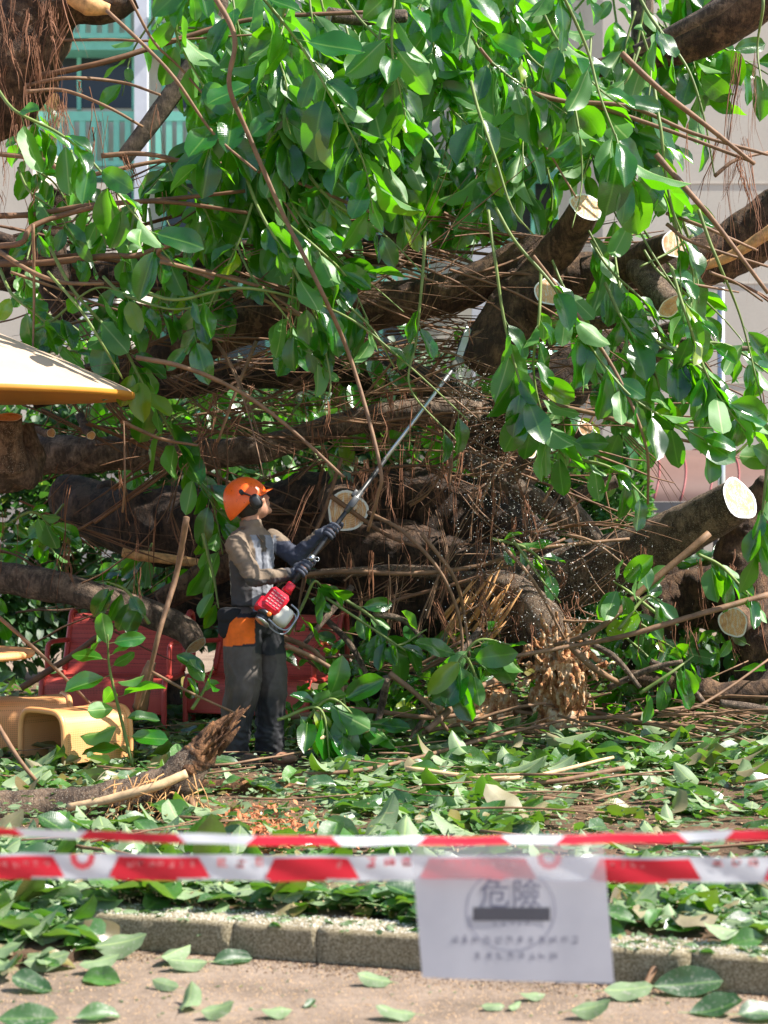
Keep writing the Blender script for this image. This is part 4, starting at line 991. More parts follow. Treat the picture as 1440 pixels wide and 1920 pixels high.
# ------------------------------------------------------------------ person
WY = 9.25
def wp(a, b, dy=0.0): return P(a, b, WY + dy)
s = WY / F
def ch(mb, pts, rad, n=14, asp=1.0, up=None, k=5):
    p3 = [wp(*q) for q in pts]; path = catmull(p3, k); tube(mb, path, lerpl([r * s for r in rad], len(path)), n, True, 0, 1, asp, up)
    ellip(mb, path[0], *[v * rad[0] * s * .98 for v in (Vector((1, 0, 0)), Vector((0, 1, 0)), Vector((0, 0, 1)))], 12, 8)
    ellip(mb, path[-1], *[v * rad[-1] * s * .98 for v in (Vector((1, 0, 0)), Vector((0, 1, 0)), Vector((0, 0, 1)))], 12, 8)
FW = Vector((0.72, -0.69, 0)); RT = Vector((-0.69, -0.72, 0))       # chest direction, his right side
hf = Vector((0.84, 0.22, 0.50)).normalized(); hu = Vector((-0.50, -.05, 0.86)); hu = (hu - hf * hu.dot(hf)).normalized(); hr = hf.cross(hu)
HC = wp(468, 943, 0)                                              # head centre
# grip frames along the pole
PA = P(517, 1136, 9.02); PB = P(852, 688, 9.70); PD = (PB - PA).normalized()
def pole(v):                                                        # point of the pole at photo row v
    t = (1136 - v) / (1136 - 688); return PA.lerp(PB, t)
HRc = pole(1070); HLc = pole(1003)
def inv(p): u, v = PX(p); return (u, v, p.y - WY)
wr_R = inv(HRc + Vector((-.075, .03, -.035))); wr_L = inv(HLc + Vector((-.075, .05, -.02)))
SHr = (443, 1022, -.13); SHl = (512, 1012, .16); ELr = (476, 1084, -.26); ELl = (553, 1046, .06)

def hand(mb, c, side, sc=1.0):
    """c: grip centre on the pole; fingers wrap round the pole; side: wrist direction"""
    wv = (side - PD * side.dot(PD)).normalized(); bn = PD.cross(wv).normalized()
    if bn.y > 0: bn = -bn                                            # bn towards the camera
    rp = .016
    palm = c + wv * .030 + bn * .006
    ellip(mb, palm, wv * .030, PD * .042, bn * .017, 16, 10, .8)
    ellip(mb, c + wv * .058, wv * .030, PD * .030, bn * .022, 14, 8)
    for i, (off, ln, rr) in enumerate(((.032, 1.0, .0098), (.011, 1.08, .0102), (-.010, 1.02, .0098), (-.030, .86, .0088))):
        pts = []
        for j in range(9):
            a = math.radians(150 - j * 34 * ln)                      # curl: from the knuckles over the near side and under
            rad = rp + rr * 1.05
            pts.append(c + PD * (off + .003 * j * (1 if i < 2 else -1) * .3) + (wv * math.cos(math.radians(20) + (j * .62 * ln)) + bn * math.sin(math.radians(20) + (j * .62 * ln))) * rad)
        tube(mb, pts, [rr * 1.12, rr * 1.1, rr, rr, rr * .8], 9, True)
        ellip(mb, pts[0], wv * rr * 1.25, PD * rr * 1.05, bn * rr * 1.25, 8, 6)
        ellip(mb, pts[-1], wv * rr * .85, PD * rr * .85, bn * rr * .85, 8, 6)
    pts = [c + wv * .040 + PD * .028 - bn * .010]                    # thumb leaves the side of the palm
    for j in range(5):
        a = math.radians(-60) - j * .42
        pts.append(c + PD * (.045 + .006 * j) + (wv * math.cos(a) + bn * math.sin(a)) * (rp + .012))
    tube(mb, catmull(pts, 3), [.013, .0125, .011, .009], 9, True)
    ellip(mb, pts[-1], wv * .009, PD * .010, bn * .009, 8, 6)

def arms(mb, g, hands=True):
    ch(mb, [SHr, tuple((a + b) / 2 for a, b in zip(SHr, ELr)), ELr], [17 * g, 15 * g, 13 * g])
    ch(mb, [ELr, wr_R], [13 * g, 9.0 * g])
    ch(mb, [SHl, tuple((a + b) / 2 for a, b in zip(SHl, ELl)), ELl], [17 * g, 15 * g, 13.5 * g])
    ch(mb, [ELl, wr_L], [13.5 * g, 9.0 * g])
def torso(mb, g, lo=1170):
    sec = [(470, 990, 22, 20), (470, 1000, 38, 26), (471, 1014, 44, 30), (472, 1035, 44, 33), (472, 1065, 42, 34), (473, 1100, 40, 33), (474, 1135, 41, 34), (475, 1165, 41, 34)]
    sec = [q for q in sec if q[1] <= lo + 5]; vs = []; fs = []; n_ = 28
    for (u, v, hw, hd) in sec:
        c_ = wp(u, v)
        for j in range(n_): a = 2 * math.pi * j / n_; vs.append(c_ + RT * math.cos(a) * hw * g * s + FW * math.sin(a) * hd * g * s)
    for i in range(len(sec) - 1):
        for j in range(n_): k_ = (j + 1) % n_; fs.append((i * n_ + j, i * n_ + k_, (i + 1) * n_ + k_, (i + 1) * n_ + j))
    fs.append(tuple(range(n_))[::-1]); fs.append(tuple((len(sec) - 1) * n_ + j for j in range(n_))); mb.add(vs, fs)
# legs : (px, py, dy)
LR = [(456, 1170, -.07), (455, 1235, -.10), (456, 1290, -.12), (443, 1350, -.10), (436, 1412, -.08)]
LL = [(497, 1170, .10), (505, 1235, .08), (509, 1292, .04), (507, 1350, .06), (504, 1410, .08)]

mb = MB()
ellip(mb, HC, hf * .088, hr * .074, hu * .105, 22, 16)
ellip(mb, HC + hf * .035 - hu * .055, hf * .058, hr * .052, hu * .06, 16, 12)      # jaw and mouth
ellip(mb, HC + hf * .075 - hu * .095, hf * .020, hr * .022, hu * .018, 12, 8)      # chin
tube(mb, [HC + hf * .084 + hu * .015, HC + hf * .104 - hu * .012, HC + hf * .108 - hu * .026, HC + hf * .088 - hu * .034], [.008, .011, .014, .010], 8)
for sg in (1, -1):
    ellip(mb, HC + hf * .078 + hr * .030 * sg + hu * .022, hf * .016, hr * .022, hu * .007, 10, 6)   # brow
    ellip(mb, HC + hf * .076 + hr * .030 * sg + hu * .006, hf * .012, hr * .014, hu * .010, 10, 6)   # eye
    ellip(mb, HC + hf * .062 + hr * .042 * sg - hu * .022, hf * .022, hr * .020, hu * .020, 10, 6)   # cheek
    ellip(mb, HC - hf * .005 + hr * .076 * sg - hu * .005, hf * .018, hr * .009, hu * .030, 10, 8)   # ear
ellip(mb, HC + hf * .093 - hu * .050, hf * .012, hr * .024, hu * .007, 10, 6); ellip(mb, HC + hf * .090 - hu * .062, hf * .012, hr * .021, hu * .007, 10, 6)
tube(mb, [HC - hu * .05 - hf * .02, wp(470, 985), wp(472, 1012)], [.054, .056, .068], 16)
torso(mb, .86); arms(mb, .72)
for L_ in (LR, LL): ch(mb, L_, [24, 22, 16, 14, 10], 14)
for L_ in (LR, LL):
    a_ = wp(*L_[-1]); ellip(mb, a_ + Vector((.06, -.03, -.03)), Vector((.12, -.05, 0)), Vector((.018, .045, 0)), Vector((0, 0, .04)), 12, 8)
for c_, wri in ((HRc, wr_R), (HLc, wr_L)): hand(mb, c_, wp(*wri) - c_)
m = N('skin'); nz = m.noise(m.co(), 30, 4)
m.base(m.ramp(nz, [(0.3, (0.42, 0.20, 0.125)), (0.7, (0.52, 0.27, 0.17))])); m.rough(0.5); m.b.inputs['Subsurface Weight'].default_value = .08; m.b.inputs['Subsurface Scale'].default_value = .02
M['skin'] = m.m
me = remesh(mb, .0065, 3); me.materials.append(M['skin'])
FT = wp(470, 1437)
person = link('person', me, None, FT)
tag(person, 'worker in orange helmet and grey trousers cutting overhead with a pole saw, looking up', 'person')

def fold(p, k=1.0, sx=(10, 10, 4)):
    q = Vector((p.x * sx[0], p.y * sx[1], p.z * sx[2])); q += noise.noise_vector(p * 5) * .9
    a = 1 - abs(noise.noise(q + Vector((3, 1, 7)))) * 2.2; b = 1 - abs(noise.noise(q * 2.4 + Vector((9, 2, 4)))) * 2.2
    return k * (.0045 * max(a, -.3) ** 3 + .0022 * max(b, -.3) - .001)
# shirt
TAN, DG, LG, NV, PALE = (.225, .165, .115), (.062, .058, .06), (.25, .26, .29), (.045, .05, .075), (.40, .37, .31)
aR = [wp(*SHr), wp(*ELr), wp(*wr_R)]; aL = [wp(*SHl), wp(*ELl), wp(*wr_L)]
def dseg(p, a, b):
    ab = b - a; t = max(0, min(1, (p - a).dot(ab) / ab.length_squared)); return (p - (a + ab * t)).length, t
def shirtcol(p, n):
    u, v = PX(p); dR = min(dseg(p, aR[0], aR[1])[0], dseg(p, aR[1], aR[2])[0]); dL = min(dseg(p, aL[0], aL[1])[0], dseg(p, aL[1], aL[2])[0])
    fr = (p - wp(472, 1060)).dot(FW); sd = (p - wp(472, 1060)).dot(RT)
    if dR < .095 and dR < dL and (p.y < WY - .10 or v > 1040) and not (fr > .05 and u > 490 and v < 1060):
        d2, t = dseg(p, aR[1], aR[2])
        ax = aR[1].lerp(aR[2], t)
        if d2 < .09 and t > .80: return DG
        if d2 < .09 and u > 478: return TAN if p.z > ax.z - .008 else DG
        if v > 1085: return DG
        return TAN
    if dL < .085 and u > 518: return NV if (v > 1014 or n.z < .3) else TAN
    if v < 1003 or (v < 1030 and fr < .02): return TAN
    if v < 1050 and sd > .05 and fr < .03: return TAN
    if fr > .02 and sd < .075:
        if abs(sd) < .022: return (.17, .175, .2) if v > 1035 else (.10, .08, .06)
        return LG
    if fr < -.055 and v > 1045: return PALE
    return DG
mb = MB(); torso(mb, 1.05, 1140); arms(mb, 1.22)
ellip(mb, wp(477, 1148), RT * 42 * s, FW * 36 * s, Vector((0, 0, 14 * s)), 20, 10)
tube(mb, [wp(470, 975), wp(471, 988), wp(472, 1010)], [.063, .068, .09], 18)
me = remesh(mb, .008, 2, lambda p, n: fold(p, 1.5, (13, 13, 17)), shirtcol); M['cloth'] = vcol_mat('work_clothes', .85)
me.materials.append(M['cloth']); link('shirt', me, person)
# collar
mb = MB(); 
for i in range(2):
    tube(mb, [wp(452, 990, -.07 + .1 * i), wp(478, 1000, -.06 + .06 * i), wp(493, 1016, -.10 + .05 * i)], [.012, .014, .006], 8, True, 0, 1, .5)
me = mb.mesh(); me.materials.append(plain('collar_cloth', (.13, .085, .055), .85)); link('collar', me, person)
# trousers
def trcol(p, n):
    u, v = PX(p)
    if v < 1212 and u < 478 and n.x < .75 and v > 1150: 
        return (.95, .17, .012) if v > 1158 - 0 and v < 1212 - (u - 428) * .12 else (.02, .02, .025)
    if v < 1200 + abs(u - 505) * -.2 + 30 and u >= 478: return (.028, .028, .032)
    k_ = max(0, min(1, (v - 1300) / 40 + noise.noise(p * 7)))
    a_ = (.10, .082, .070); b_ = (.042, .042, .047)
    return tuple(x + (y - x) * k_ for x, y in zip(a_, b_))
    return (.15, .122, .10)
mb = MB()
ch(mb, LR, [36, 35, 32, 28, 29], 18); ch(mb, LL, [33, 32, 30, 26, 27], 18)
ellip(mb, wp(477, 1168), RT * 44 * s, FW * 36 * s, Vector((0, 0, 32 * s)), 20, 12)
me = remesh(mb, .008, 2, lambda p, n: fold(p, 1.0 + 1.3 * max(0, min(1, (PX(p)[1] - 1230) / 110)), (9, 9, 7 + 9 * max(0, min(1, (PX(p)[1] - 1260) / 100)))), trcol)
M['cloth2'] = vcol_mat('trouser_cloth', .66, .2, 400, .3); me.materials.append(M['cloth2']); link('trousers', me, person)
# boots
for L_, dx in ((LR, (.10, -.09)), (LL, (.15, -.03))):
    mb = MB(); a_ = wp(*L_[-1]); fd = Vector((dx[0], dx[1], 0)).normalized(); sdv = Vector((-fd.y, fd.x, 0))
    b0 = Vector((a_.x, a_.y, FT.z + .045))
    ellip(mb, b0 + fd * .09, fd * .125, sdv * .052, Vector((0, 0, .045)), 18, 10, .85); ellip(mb, b0 + fd * .0 + Vector((0, 0, .04)), fd * .06, sdv * .05, Vector((0, 0, .09)), 16, 10)
    ellip(mb, b0 + fd * .14 + Vector((0, 0, .0)), fd * .075, sdv * .055, Vector((0, 0, .045)), 16, 10)
    me = remesh(mb, .007, 2, lambda p, n: .003 * noise.noise(p * 30)); me.materials.append(plain('boot_leather', (.10, .075, .055), .8, var=.4, bump=.5, bscale=50, vscale=20)); o = link('boot', me, person)
# gloves
M['glove'] = plain('glove_knit', (.045, .052, .075), .75, var=.25, bump=.5, bscale=300)
for c_, wri in ((HRc, wr_R), (HLc, wr_L)):
    mb = MB(); hand(mb, c_, wp(*wri) - c_)
    wvv = (wp(*wri) - c_).normalized(); tube(mb, [c_ + wvv * .05, wp(*wri) - wvv * -.005], [.030, .033], 14)
    me = remesh(mb, .0036, 1, lambda p, n: .0022); me.materials.append(M['glove']); o = link('glove', me, person)
# hair
mb = MB(); ellip(mb, HC - hf * .012 - hu * .008, hf * .086, hr * .081, hu * .088, 20, 12)
me = remesh(mb, .008, 1); me.materials.append(plain('dark_hair', (.02, .015, .012), .6)); link('hair', me, person)
# helmet
mb = MB(); nu, nv = 30, 12; vs = []; fs = []
for layer, off in ((0, 0), (1, -.004)):
    for i in range(nv + 1):
        th = i / nv * math.radians(100)
        for j in range(nu):
            ph = 2 * math.pi * j / nu; f_ = math.cos(ph); r_ = math.sin(ph)
            q = HC + hu * .022 + hf * (f_ * math.sin(th) * (.137 + off)) - hf * .014 + hr * (r_ * math.sin(th) * (.112 + off)) + hu * (math.cos(th) * (.138 + off) if th < 1.57 else (math.cos(th) * .13))
            q += -hu * (.040 * max(0, -f_) * math.sin(th) ** 4)      # lower at the back
            q += hu * .005 * math.exp(-(r_ / .25) ** 2) * math.sin(th) * 1.0
            vs.append(q)
b_ = (nv + 1) * nu
for l_ in (0, 1):
    for i in range(nv):
        for j in range(nu):
            k_ = (j + 1) % nu; f = (l_ * b_ + i * nu + j, l_ * b_ + (i + 1) * nu + j, l_ * b_ + (i + 1) * nu + k_, l_ * b_ + i * nu + k_); fs.append(f if l_ == 0 else f[::-1])
for j in range(nu): k_ = (j + 1) % nu; fs.append((nv * nu + j, b_ + nv * nu + j, b_ + nv * nu + k_, nv * nu + k_))
mb.add(vs, fs)
m = N('helmet_plastic'); nz = m.noise(m.co(), 60, 3, .7)
m.base(m.ramp(nz, [(.28, (.35, .05, .01)), (.36, (.90, .125, .012)), (.7, (.95, .15, .015))])); m.rough(.32); M['helmet'] = m.m
hel = mb.build('helmet', M['helmet'], person)
mb = MB(); vs = []; fs = []
nb = 13
for j in range(nb):
    a = math.radians(-58 + 116 * j / (nb - 1)); c_ = math.cos(a); si = math.sin(a)
    for (e, dz) in ((0, 0.004), (.018, 0.006), (.042, -.002), (.045, -.006), (.018, -.002), (0, -.006)):
        k_ = e * (math.cos(a * 1.4) ** .8 if abs(a * 1.4) < 1.57 else 0)
        vs.append(HC + hu * (.010 + dz) - hf * .014 + hf * c_ * (.130 + k_) + hr * si * (.110 + k_ * .8))
for j in range(nb - 1):
    for k_ in range(6): q = (k_ + 1) % 6; fs.append((j * 6 + k_, j * 6 + q, (j + 1) * 6 + q, (j + 1) * 6 + k_))
mb.add(vs, fs); mb.build('brim', M['helmet'], hel)
M['black'] = plain('black_plastic', (.018, .018, .02), .42, var=.2)
for sg in (1, -1):
    mb = MB(); ec = HC + hr * .098 * sg + hf * .018 - hu * .012
    ellip(mb, ec, hf * .036, hu * .046, hr * .026, 18, 10, .75); ellip(mb, ec + hr * .012 * sg, hf * .028, hu * .037, hr * .022, 18, 10, .7)
    em = mb.build('earmuff', M['black'], person)
    mb = MB(); tube(mb, [ec + hr * .02 * sg, ec + hu * .045 - hf * .012 + hr * .02 * sg, HC + hr * .118 * sg + hu * .075 - hf * .028], [.006, .007, .012], 8, True, 0, 1, .6)
    ellip(mb, HC + hr * .116 * sg + hu * .075 - hf * .028, hf * .014, hu * .018, hr * .008); mb.build('earmuff_arm', M['black'], em)
mb = MB(); n_ = 11; vs = []; fs = []
for j in range(n_):
    a = math.radians(-62 + 124 * j / (n_ - 1))
    for dz, e in ((.016, 0), (-.016, .002), (-.016, -.002), (.016, -.003)):
        vs.append(HC + hu * (.010 + dz) + hf * (.010 + math.cos(a) * (.094 + e)) + hr * math.sin(a) * (.080 + e))
for j in range(n_ - 1):
    for k_ in range(4): q = (k_ + 1) % 4; fs.append((j * 4 + k_, j * 4 + q, (j + 1) * 4 + q, (j + 1) * 4 + k_))
mb.add(vs, fs)
mg = N('tinted_lens'); mg.base((.02, .06, .12)); mg.rough(.08); mb.build('safety_glasses', mg.m, person)
mb = MB(); tube(mb, [HC + hr * .085 + hf * .05 + hu * .0, HC + hr * .05 + hf * .075 + hu * .002], [.005, .005], 6); mb.build('glasses_strap', plain('blue_strap', (.02, .16, .42), .5), person)
# pouch on the belt
mb = MB(); pc = wp(432, 1168, -.10)
ellip(mb, pc, Vector((.072, 0, 0)), Vector((0, .055, 0)), Vector((0, 0, .092)), 20, 14, .62); tube(mb, [pc + Vector((.0, 0, .08)), wp(470, 1152, -.13), wp(500, 1150, -.14)], [.014, .014], 8)
ellip(mb, pc + Vector((0, -.012, .045)), Vector((.074, 0, 0)), Vector((0, .056, 0)), Vector((0, 0, .045)), 20, 10, .6)
me = remesh(mb, .006, 2, lambda p, n: .003 * noise.noise(p * 22)); me.materials.append(plain('pouch_cloth', (.012, .012, .014), .9, bump=.4, bscale=200))
tag(link('belt_pouch', me, None, pc), 'black rounded pouch on the worker\'s belt', 'pouch')

# ------------------------------------------------------------------ pole saw
SAW = empty('pole_saw', PA, 'long motorised pole saw with red engine held up to the thick dark stub', 'pole saw')
X = Vector((1, 0, 0)); side = PD.cross(Vector((0, -1, 0))).normalized(); nrm = PD.cross(side).normalized()
if nrm.y > 0: nrm = -nrm
if side.x < 0: side = -side                                       # side: to the lower right, nrm: to the camera
M['red'] = plain('red_plastic', (.58, .012, .03), .32, var=.12)
M['metal'] = plain('grey_metal', (.42, .43, .45), .3, 1.0, var=.1)
M['alu'] = plain('aluminium', (.62, .64, .66), .28, .9, var=.08)
mb = MB(); tube(mb, [pole(1105), pole(1080), pole(960), pole(870)], [.0135, .0135, .0135, .0135], 12); mb.build('black_shaft', M['black'], SAW)
mb = MB(); tube(mb, [pole(885), pole(760), pole(690)], [.012, .012, .012], 12); mb.build('upper_shaft', M['alu'], SAW)
mb = MB(); tube(mb, [pole(1092), pole(1052)], [.019, .019], 12); ellip(mb, pole(1058) + side * .02, side * .022, PD * .016, nrm * .014); mb.build('rear_grip', M['black'], SAW)
mb = MB(); cbox(mb, pole(950), side * .020, PD * .040, nrm * .020); cbox(mb, pole(938) + side * -.024, side * .012, PD * .022, nrm * .013); tube(mb, [pole(968), pole(930)], [.018, .018], 10); mb.build('shaft_clamp', plain('clamp_metal', (.10, .10, .10), .4, .6), SAW)
mb = MB(); tube(mb, [pole(1056), pole(1048)], [.022, .022], 14)
cR = pole(1048) + side * .03
tube(mb, [cR + (side * math.cos(a) + PD * math.sin(a)) * .012 for a in np.linspace(0, 6.28, 13)], [.003] * 13, 6); mb.build('harness_ring', M['metal'], SAW)
mb = MB(); tube(mb, [pole(1112), pole(1098)], [.032, .022], 14); cbox(mb, pole(1104), side * .026, PD * .028, nrm * .026, .3); mb.build('clutch_housing', M['red'], SAW)
eng = pole(1134) - side * .018
mb = MB(); cbox(mb, eng, side * .062, PD * .070, nrm * .06, .28)
cbox(mb, eng - side * .045 - PD * .05, side * .035, PD * .04, nrm * .045, .3)
engine = mb.build('engine_cover', M['red'], SAW, smooth=False)
mb = MB()
for i in range(5):
    for j in range(4):
        c_ = eng + nrm * .0605 + PD * (.042 - i * .019) + side * (-.036 + j * .023)
        cbox(mb, c_, side * .0085, PD * .0035, nrm * .0025)
mb.build('vent_slots', plain('vent_light', (.55, .22, .22), .5), engine, smooth=False)
tk = eng + side * .085 - PD * .035
mb = MB(); ellip(mb, tk, side * .050, PD * .058, nrm * .05, 20, 12, .55); mb.build('fuel_tank', plain('tank_plastic', (.62, .60, .50), .35), SAW)
mb = MB(); loop = [tk + side * a + PD * b for a, b in ((-.055, -.075), (.02, -.082), (.066, -.06), (.072, .02), (.055, .062), (.0, .072))]
for e in (-.05, .05): tube(mb, catmull([p + nrm * e for p in loop], 5), [.005] * 3, 8)
tube(mb, [loop[3] - nrm * .05, loop[3] + nrm * .05], [.005, .005], 8); mb.build('tank_guard', plain('guard_grey', (.30, .32, .36), .4, .5), SAW)
mb = MB(); ex = eng - PD * .085 - side * .0
ellip(mb, ex, side * .05, PD * .022, nrm * .05, 20, 10, .8); tube(mb, [ex - PD * .01, ex - PD * .05], [.04, .038], 16); mb.build('starter_housing', M['black'], SAW)
mb = MB(); ellip(mb, ex - PD * .045 + side * .01, side * .048, PD * .014, nrm * .045, 20, 8); mb.build('muffler', M['alu'], SAW)
mb = MB(); ellip(mb, ex + side * .018 + nrm * .05, side * .014, PD * .014, nrm * .012, 14, 8); mb.build('primer_knob', plain('orange_knob', (.85, .20, .02), .4), SAW)
mb = MB(); hd = pole(682); cbox(mb, hd, side * .028, PD * .045, nrm * .025, .3); mb.build('saw_head', plain('saw_head_grey', (.12, .12, .10), .5), SAW)
mb = MB(); bdv = (PD + Vector((-.25, .2, .1))).normalized(); cbox(mb, hd + bdv * .16, side * .022, bdv * .15, nrm * .0022, .1); mb.build('guide_bar', M['metal'], SAW)
mb = MB(); lp = [hd + bdv * (.16 + .155 * math.cos(a)) + side * .027 * math.sin(a) for a in np.linspace(0, 6.283, 41)]
tube(mb, lp, [.0035] * 41, 5); mb.build('saw_chain', M['black'], SAW)

# ------------------------------------------------------------------ red benches
m = N('red_perforated'); c = m.co(); vo = m.n('ShaderNodeTexVoronoi'); vo.inputs['Scale'].default_value = 95; vo.inputs['Randomness'].default_value = 0.0; m.l(c, vo.inputs['Vector'])
hole = m.math('LESS_THAN', vo.outputs['Distance'], .30)
nz = m.noise(c, 5, 6)
m.base(m.mix(m.math('MULTIPLY', hole, .8), m.ramp(nz, [(.3, (.50, .060, .045)), (.7, (.62, .105, .075))]), (.05, .008, .008))); m.rough(.45); M['redsheet'] = m.m
M['redtube'] = plain('red_paint', (.58, .075, .06), .35, var=.15)
def rbench(loc, rz, wd, label):
    B = empty('metal_bench', loc, label, 'bench', 'red metal benches behind the worker', rz)
    h = wd / 2
    prof = catmull([Vector((0, y, z)) for y, z in ((.33, .70), (.335, .76), (.30, .80), (.25, .79), (.21, .72), (.16, .56), (.11, .42), (.05, .385), (-.10, .38), (-.24, .395), (-.30, .37), (-.315, .28), (-.315, .17))], 3)
    mb = MB(); vs = []; fs = []
    for th in (0, -.004):
        for p in prof:
            for i in range(9): vs.append((-h + wd * i / 8, p.y + th, p.z + th))
    n_ = len(prof)
    for l_ in (0, 1):
        for a in range(n_ - 1):
            for i in range(8):
                b0 = l_ * n_ * 9 + a * 9 + i; f = (b0, b0 + 1, b0 + 10, b0 + 9); fs.append(f if l_ else f[::-1])
    mb.add(vs, fs); mb.build('seat_sheet', M['redsheet'], B, local=True)
    for sx in (-h, h):
        mb = MB(); tube(mb, catmull([Vector((sx, y, z)) for y, z in ((.34, 0), (.34, .4), (.34, .74), (.30, .81), (.24, .80), (.19, .66), (.10, .42))], 5), [.019] * 3, 10); mb.build('back_leg', M['redtube'], B, local=True)
        mb = MB(); tube(mb, catmull([Vector((sx, y, z)) for y, z in ((.10, .40), (-.10, .385), (-.26, .40), (-.318, .34), (-.32, .1), (-.32, 0))], 5), [.019] * 3, 10); mb.build('front_leg', M['redtube'], B, local=True)
        mb = MB(); tube(mb, catmull([Vector((sx, y, z)) for y, z in ((.18, .62), (.0, .625), (-.16, .62), (-.21, .57), (-.21, .40))], 5), [.017] * 3, 10); mb.build('armrest', M['redtube'], B, local=True)
    mb = MB(); tube(mb, [Vector((-h, -.315, .17)), Vector((h, -.315, .17))], [.012, .012], 8); mb.build('crossbar', M['redtube'], B, local=True)
    return B
rbench(((222 - CX) / F * 11.0, 11.0, .05), R(-10), .86, 'left red perforated metal bench, half hidden by a sprig of leaves')
rbench(((500 - CX) / F * 10.9, 10.9, .05), R(-22), .90, 'right red perforated metal bench directly behind the worker\'s legs')

# ------------------------------------------------------------------ yellow stools, table, parasol
m = N('yellow_perforated'); c = m.co(); vo = m.n('ShaderNodeTexVoronoi'); vo.inputs['Scale'].default_value = 85; vo.inputs['Randomness'].default_value = 0.0; m.l(c, vo.inputs['Vector'])
hole = m.math('LESS_THAN', vo.outputs['Distance'], .32); nz = m.noise(c, 4, 6)
m.base(m.mix(m.math('MULTIPLY', hole, .5), m.ramp(nz, [(.3, (.80, .36, .13)), (.7, (.87, .45, .20))]), (.32, .13, .02))); m.rough(.5); M['ysheet'] = m.m
M['ytube'] = plain('yellow_paint', (.85, .40, .15), .4, var=.08)
def stool(loc, rz, label):
    B = empty('arched_stool', loc, label, 'stool', 'yellow perforated stools by the round table', rz)
    wd, ln, h = .40, .46, .38
    prof = catmull([Vector((x, 0, z)) for x, z in ((-wd / 2, .10), (-wd / 2, .25), (-wd / 2 + .015, h - .05), (-wd / 2 + .06, h - .008), (-.05, h), (.05, h), (wd / 2 - .06, h - .008), (wd / 2 - .015, h - .05), (wd / 2, .25), (wd / 2, .10))], 3)
    mb = MB(); vs = []; fs = []; n_ = len(prof)
    for th in (0, .005):
        for p in prof:
            for i in range(9):
                y = -ln / 2 + ln * i / 8; vs.append((p.x * (1 - th * 4), y, p.z - th - .008 * math.cos((i - 4) / 4 * 1.57) * (p.z > .3)))
    for l_ in (0, 1):
        for a in range(n_ - 1):
            for i in range(8):
                b0 = l_ * n_ * 9 + a * 9 + i; f = (b0, b0 + 1, b0 + 10, b0 + 9); fs.append(f[::-1] if l_ else f)
    mb.add(vs, fs); mb.build('seat_sheet', M['ysheet'], B, local=True)
    for sy in (-ln / 2, ln / 2):
        mb = MB(); full = [Vector((-wd / 2, sy, 0))] + [Vector((p.x, sy, p.z)) for p in prof] + [Vector((wd / 2, sy, 0))]
        tube(mb, full, [.017] * 3, 10); mb.build('end_frame', M['ytube'], B, local=True)
    return B
stool(((142 - CX) / F * 9.05, 9.05, .045), R(-42), 'sunlit yellow arched stool with perforated seat in front')
stool(((50 - CX) / F * 9.6, 9.6, .055), R(-70), 'shaded yellow stool behind the sunlit one')
TX = (-113 - CX) / F * 9.1
T = empty('round_table', (TX, 9.1, .04), 'pale yellow round table top entering at the left edge', 'table')
def lathe(mb, c_, prof, n=48):
    vs = []; fs = []
    for r_, z in prof:
        for j in range(n): a = 2 * math.pi * j / n; vs.append((c_[0] + r_ * math.cos(a), c_[1] + r_ * math.sin(a), c_[2] + z))
    for i in range(len(prof) - 1):
        for j in range(n): k_ = (j + 1) % n; fs.append((i * n + j, i * n + k_, (i + 1) * n + k_, (i + 1) * n + j))
    mb.add(vs, fs)
mb = MB(); lathe(mb, (TX, 9.1, 0), [(.001, .745), (.47, .745), (.515, .742), (.53, .73), (.53, .715), (.515, .703), (.47, .705), (.001, .71)]); mb.build('table_top', M['ysheet'], T)
mb = MB()
tube(mb, [Vector((TX, 9.1, .04)), Vector((TX, 9.1, .71))], [.05, .04], 16); mb.build('pedestal', M['ytube'], T)
U = empty('parasol', (TX, 9.1, .75), 'yellow-orange metal parasol over the round table, its top coloured sunlit cream', 'parasol')
mb = MB(); tube(mb, [Vector((TX, 9.1, .75)), Vector((TX, 9.1, 2.66))], [.025, .022], 12); mb.build('pole', M['ytube'], U)
def tiltm(mb):
    q = Matrix.Rotation(R(2.6), 3, 'X'); c0 = Vector((TX, 9.1, 2.2)); mb.v = [tuple(q @ (Vector(v) - c0) + c0) for v in mb.v]
m = N('sunlit_cream_sheet'); c = m.co(); nz = m.noise(c, 3, 6); sp = m.noise(c, 38, 3, .7)  # yellow-orange coat, sunlight put into the colour as cream
col = m.mix(m.math('MULTIPLY', m.math('GREATER_THAN', sp, .70), .7), m.ramp(nz, [(.3, (.50, .36, .25)), (.7, (.60, .45, .33))]), (.15, .09, .05))
vo = m.n('ShaderNodeTexVoronoi'); vo.inputs['Scale'].default_value = 80; vo.inputs['Randomness'].default_value = 0.0; m.l(c, vo.inputs['Vector'])
m.base(m.mix(m.math('MULTIPLY', m.math('LESS_THAN', vo.outputs['Distance'], .30), .3), col, (.4, .25, .15))); m.rough(.55); M['cream'] = m.m
mb = MB(); lathe(mb, (TX, 9.1, 0), [(.03, 2.66), (.3, 2.565), (.7, 2.40), (.98, 2.275), (1.07, 2.232), (1.095, 2.21)], 64); tiltm(mb); mb.build('canopy', M['cream'], U)
mb = MB(); lathe(mb, (TX, 9.1, 0), [(1.096, 2.215), (1.10, 2.20), (1.095, 2.185), (1.07, 2.18), (.98, 2.205), (.7, 2.32), (.3, 2.49), (.03, 2.58)], 64); tiltm(mb)
mb.build('underside', plain('shaded_orange_paint', (.62, .26, .035), .5, var=.06), U)  # same coat as the top, coloured in its darker shaded tone

